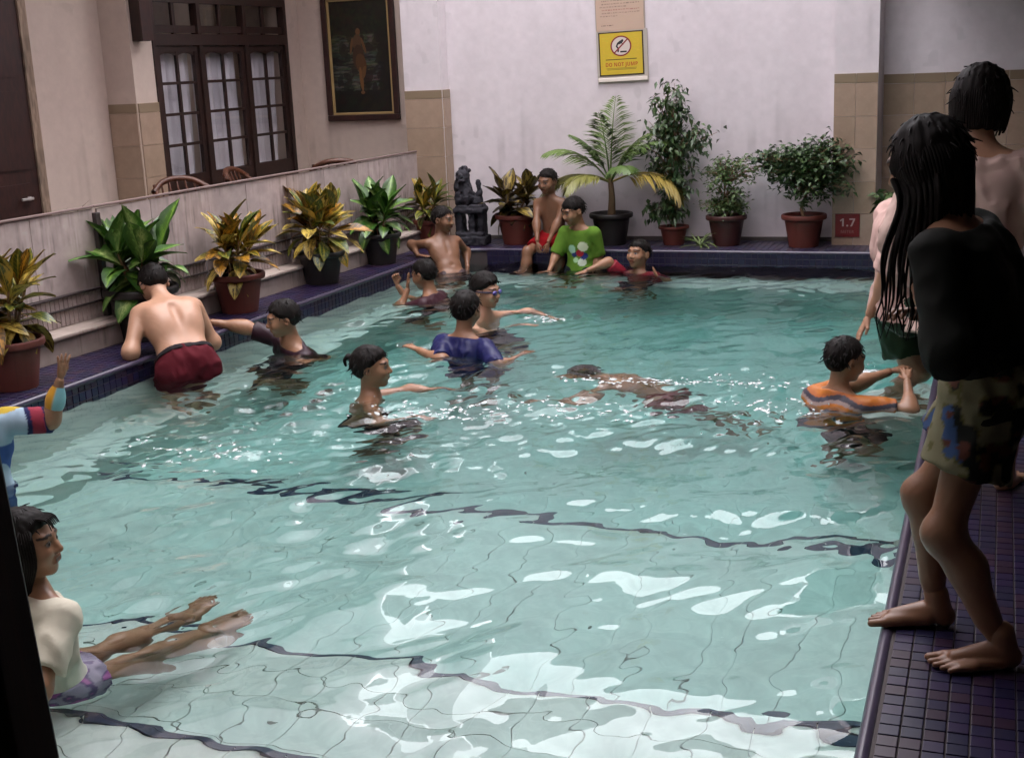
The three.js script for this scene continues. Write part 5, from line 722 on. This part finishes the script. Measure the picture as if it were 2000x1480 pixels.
{ // girl with long wet hair on the deck
  const r = rng(40), strands = [];
  for (let i = 0; i < 24; i++) { const a = mix(-0.2, 0.85, i / 23), x0 = 0.075 - 0.03 * r(), w = V(mix(-0.262, -0.125, i / 23), 0, -3.33 + 0.03 * r() + 0.0 * i); strands.push({ p: [[x0, -0.02 - 0.02 * r(), 0.045 - a * 0.12], [x0 + 0.012, -0.08, 0.035 - a * 0.11], [w.x + 0.012 * (r() - 0.5), 1.15 - 0.02 * r(), w.z], [w.x + 0.02 * (r() - 0.5), 1.06 - 0.03 * r(), w.z + 0.01], [w.x + 0.02 * (r() - 0.6), 0.985 + 0.03 * r(), w.z + 0.012], [w.x + 0.03 * (r() - 0.7), 0.93 + 0.04 * r(), w.z + 0.012]], world: 2, r0: 0.006 + 0.004 * r(), r1: 0.001, n: 26 }); }
  for (let i = 0; i < 60; i++) { const a = mix(0.6, 5.4, i / 59), sx = Math.sin(a), cz = Math.cos(a); strands.push({ p: [[0.085 * sx * 0.6, 0.085, -0.01 + 0.05 * cz * 0.5], [0.085 * sx, 0.02, -0.012 + 0.100 * cz], [0.078 * sx, -0.07, -0.016 + 0.088 * cz], [0.062 * sx, -0.13 - 0.03 * r(), -0.02 + 0.066 * cz]], r0: 0.0055, r1: 0.005, n: 10 }); }
  const petal = (x, y, z, X, Y, Z) => { const n = noise(X * 26, Y * 26, Z * 26), m = noise(X * 45 + 9, Y * 45, Z * 45); return n > 0.12 ? [0.16, 0.15, 0.09] : n > 0.0 ? [0.09, 0.085, 0.03] : m > 0.25 ? [0.08, 0.03, 0.02] : z > 0.03 ? [0.03, 0.06, 0.14] : [0.012, 0.014, 0.012]; };
  person({ seed: 13, label: 'standing girl with long wet black hair, dark top and floral shorts', h: 1.40, bulk: 1.03, legB: 0.76, skin: SK.brown, pelvis: [0.005, 0.80, -3.34], yaw: -104, lean: 18, hunch: 0.03, hy: -112, hp: 14, cell: 0.010, armL: { to: [-0.165, 1.07, -3.27], el: [0.1, -1, 0.25], pose: 'relaxed', dir: [0.3, 1, -0.2], back: [0.2, 0, 1] }, armR: { to: [-0.17, 0.98, -3.40], el: [0.6, -0.6, -1], pose: 'relaxed' }, legL: { to: [0.06, 0.184, -3.19], toe: [-1, 0, 0.28], kn: [-1, 0, 0.2] }, legR: { to: [-0.105, 0.184, -3.40], toe: [-1, 0, 0.12], kn: [-1, 0, 0] }, shirt: { color: [0.010, 0.011, 0.009], sleeve: 0.6, sleeveL: 1.25, hem: -0.04, neck: 0.285, scoop: 0.1, loose: 0.013, wide: 1.3, flare: 0.012 }, shorts: { color: petal, leg: 0.52, loose: 0.018, open: 0.066, wrinkle: 0.009 }, hair: { thick: 0.011, line: [[-0.12, -0.10], [-0.05, -0.09], [-0.01, -0.06], [0.03, 0.0], [0.07, 0.05], [0.13, 0.06]], strands } });
}
{
  const r = rng(41), strands = []; for (let i = 0; i < 70; i++) { const a = mix(0.7, 5.6, i / 69), sx = Math.sin(a), cz = Math.cos(a); strands.push({ p: [[0.06 * sx, 0.09, -0.01 + 0.06 * cz], [0.094 * sx, 0.03, -0.012 + 0.108 * cz], [0.092 * sx, -0.05, -0.016 + 0.10 * cz], [0.080 * sx + 0.01 * (r() - 0.5), -0.085 - 0.02 * r(), -0.022 + 0.08 * cz]], r0: 0.0055, r1: 0.003, n: 10 }); }
  person({ seed: 14, label: 'person with short black bob in loose pinkish top behind the long-haired girl', h: 1.52, bulk: 1.02, skin: SK.fair, pelvis: [-0.075, 0.825, -4.62], yaw: 168, lean: 4, hy: 172, hp: 14, armL: { to: [-0.22, 0.80, -4.50] }, armR: { to: [0.20, 0.79, -4.52], el: [0.4, 0, 0.4] }, legL: { to: [-0.12, 0.178, -4.6] }, legR: { to: [0.07, 0.178, -4.64] }, shirt: { color: [0.50, 0.36, 0.31], sleeve: 1.7, hem: -0.10, neck: 0.30, scoop: -0.1, loose: 0.018, wide: 1.5, flare: 0.012, wrinkle: 0.014 }, shorts: { color: [0.010, 0.010, 0.012], leg: 0.85, waist: 0.07 }, hair: { thick: 0.020, bob: true, line: [[-0.12, -0.11], [-0.02, -0.10], [0.02, -0.06], [0.045, 0.01], [0.07, 0.05], [0.13, 0.06]], strands } });
}
person({ seed: 15, label: 'person in pale pink T-shirt and yellow-trimmed green shorts climbing out', h: 1.60, skin: SK.fair, pelvis: [-0.42, 0.37, -6.66], yaw: 112, lean: 3, hy: 112, hp: 10, armR: { to: [-0.64, 0.20, -6.62], el: [-1, 0, 0.5], pose: 'flat', dir: [-0.5, -1, 0.1], back: [-1, 0.3, 0.3] }, armL: { to: [-0.16, 0.42, -6.98], el: [0.2, -0.6, -1] }, legR: { to: [-0.10, 0.20, -6.55], kn: [0.9, 0.5, 0.1], toe: [1, 0, -0.2] }, legL: { to: [-0.46, -0.36, -6.70] }, shirt: { color: [0.50, 0.33, 0.29], sleeve: 0.98, hem: -0.03, loose: 0.022, wide: 1.8, flare: 0.02, wrinkle: 0.008 }, shorts: { color: (x, y, z) => { const n = 1 + 0.2 * noise(x * 30, y * 30, z * 30); return [0.010 * n, 0.034 * n, 0.013 * n]; }, leg: 0.62, loose: 0.02, open: 0.066, wrinkle: 0.008, wet: true }, hair: { thick: 0.014 } });
{ // girl sitting in the shallow end
  const r = rng(42), strands = []; for (let i = 0; i < 56; i++) { const a = mix(1.5, 5.35, i / 55), sx = Math.sin(a), cz = Math.cos(a); strands.push({ p: [[0.05 * sx, 0.09, -0.01 + 0.06 * cz], [0.092 * sx, 0.03, -0.012 + 0.106 * cz], [0.085 * sx, -0.06, -0.018 + 0.10 * cz], [0.07 * sx, -0.14, -0.045 + 0.075 * cz], [0.06 * sx, -0.21 - 0.03 * r(), -0.06 + 0.06 * cz]], r0: 0.0065, r1: 0.003, n: 12 }); }
  for (let i = 0; i < 7; i++) strands.push({ p: [[-0.03 + 0.01 * i, 0.085, 0.05], [-0.03 + 0.01 * i, 0.075, 0.092], [-0.032 + 0.011 * i, 0.05 - 0.01 * r(), 0.103]], r0: 0.005, r1: 0.0015, n: 6 });
  person({ seed: 16, label: 'girl in cream T-shirt sitting in the shallow water with legs outstretched', h: 1.22, bulk: 0.95, hs: 0.97, skin: SK.tan, pelvis: [-2.555, -0.150, -2.78], yaw: 163, lean: -3, hy: 108, hp: -6, armR: { to: [-2.52, -0.11, -2.50], el: [0.8, 0, 0.5], pose: 'flat', dir: [0.2, -1, 0.1] }, armL: { to: [-2.80, -0.10, -2.66] }, legL: { to: [-2.48, -0.29, -3.38], kn: [0, 0.3, 0], toe: [0.25, 0.6, -0.8], up: [0, 0.8, 0.6] }, legR: { to: [-2.34, -0.31, -3.36], kn: [0.2, 0.3, 0], toe: [0.35, 0.5, -0.8], up: [0, 0.8, 0.6] }, shirt: { color: [0.62, 0.57, 0.46], sleeve: 0.72, hem: -0.04, loose: 0.009, wide: 1.5, wrinkle: 0.007, cell: 0.008 }, shorts: { color: (x, y, z, X, Y, Z) => { const n = noise(X * 30, Y * 30, Z * 30); return n > 0.2 ? [0.30, 0.08, 0.26] : n > -0.15 ? [0.09, 0.06, 0.15] : [0.26, 0.22, 0.30]; }, leg: 0.4, loose: 0.016 }, hair: { thick: 0.014, line: [[-0.12, -0.12], [-0.03, -0.10], [0.005, -0.03], [0.03, 0.01], [0.06, 0.046], [0.13, 0.06]], strands } });
}
{
  const p = person({ seed: 17, label: 'child in light blue shirt raising one arm beside the near croton', h: 1.2, skin: SK.tan, pelvis: [-3.99, -0.06, -4.08], yaw: 48, lean: 3, hy: 60, hp: 5, armL: { to: [-3.640, 0.44, -4.23], el: [0.5, -1, 0], pose: 'flat', dir: [0.25, 1, -0.15], back: [1, 0, 0.4] }, armR: { to: [-4.1, 0.0, -3.92] }, legL: { to: [-3.98, -0.60, -4.05] }, legR: { to: [-4.08, -0.60, -4.03] }, shirt: { color: (x, y, z) => (x > 0.235 ? [0.02, 0.022, 0.075] : x > 0.165 ? (Math.abs(x - 0.2) < 0.02 ? [0.24, 0.03, 0.05] : [0.02, 0.022, 0.075]) : noise(x * 12, y * 12, z * 12) > 0.38 ? [0.05, 0.10, 0.28] : noise(x * 9 + 4, y * 9, z * 9) > 0.45 ? [0.45, 0.32, 0.04] : [0.32, 0.43, 0.52]), sleeve: 0.99, hem: -0.08, loose: 0.012, wide: 1.2, cell: 0.008 }, shorts: { color: [0.05, 0.08, 0.2], leg: 0.7 }, hair: { thick: 0.012 } });
  const e = p.arms.L.e, w = p.arms.L.w, a = e.clone().lerp(w, 0.12), b = e.clone().lerp(w, 0.85), prof = [];
  for (let i = 0; i <= 10; i++) { const t = i / 10; prof.push(new THREE.Vector2(0.024 + 0.018 * Math.sin(Math.PI * t), t * a.distanceTo(b))); } const g = new THREE.LatheGeometry(prof, 24); paint(g, (x, y, z) => (x > 0.012 ? [0.20, 0.42, 0.45] : [0.55, 0.27, 0.02])); g.applyQuaternion(new THREE.Quaternion().setFromUnitVectors(V(0, 1, 0), b.clone().sub(a).normalize())).translate(a.x, a.y, a.z).applyMatrix4(p.toLocal); put(g, phys([1, 1, 1], 0.35, { vertexColors: true }), 'arm_band', p.G);
}
// ---------------------------------------------------------------- splashed drops and foam round the swimmers
{
  const r = rng(90), gauss = () => (r() + r() + r() - 1.5) * 0.82, M = new THREE.Matrix4(), Q = new THREE.Quaternion(), E = new THREE.Euler(), cl = [[-1.75, -6.35, 0.45, 0.12, 130], [-1.2, -6.4, 0.4, 0.2, 80], [-0.95, -5.95, 0.35, 0.25, 80], [-2.0, -5.75, 0.8, 0.25, 130], [-0.62, -6.75, 0.12, 0.12, 130], [-2.55, -5.55, 0.5, 0.15, 120], [-3.3, -4.7, 0.6, 0.3, 90], [-2.75, -7.9, 0.2, 0.12, 60]];
  const n = cl.reduce((a, c) => a + c[4], 0), im = new THREE.InstancedMesh(new THREE.IcosahedronGeometry(1, 1), phys([0.80, 0.84, 0.84], 0.25, { transmission: 0.35, thickness: 0 }), n); let k = 0;
  for (const [x, z, sx, sz, c] of cl) for (let i = 0; i < c; i++) { const X = clamp(x + gauss() * sx, -4.2, -0.3), Z = z + gauss() * sz, up = r() < 0.12, s = (0.003 + 0.009 * r() * r()) * (up ? 0.6 : 1.2); E.set(0, r() * 6, 0); M.compose(V(X, waterH(X, Z) + (up ? 0.01 + 0.07 * r() * r() : -0.001), Z), Q.setFromEuler(E), up ? V(s, s * 1.2, s) : V(s * (1 + 1.6 * r()), s * 0.5, s)); im.setMatrixAt(k++, M); }
  im.name = 'splash_drops'; im.userData = { kind: 'stuff', label: 'white splash drops and foam on the choppy water', category: 'splash' }; im.castShadow = im.receiveShadow = true; scene.add(im);
}
renderer.render(scene, camera);
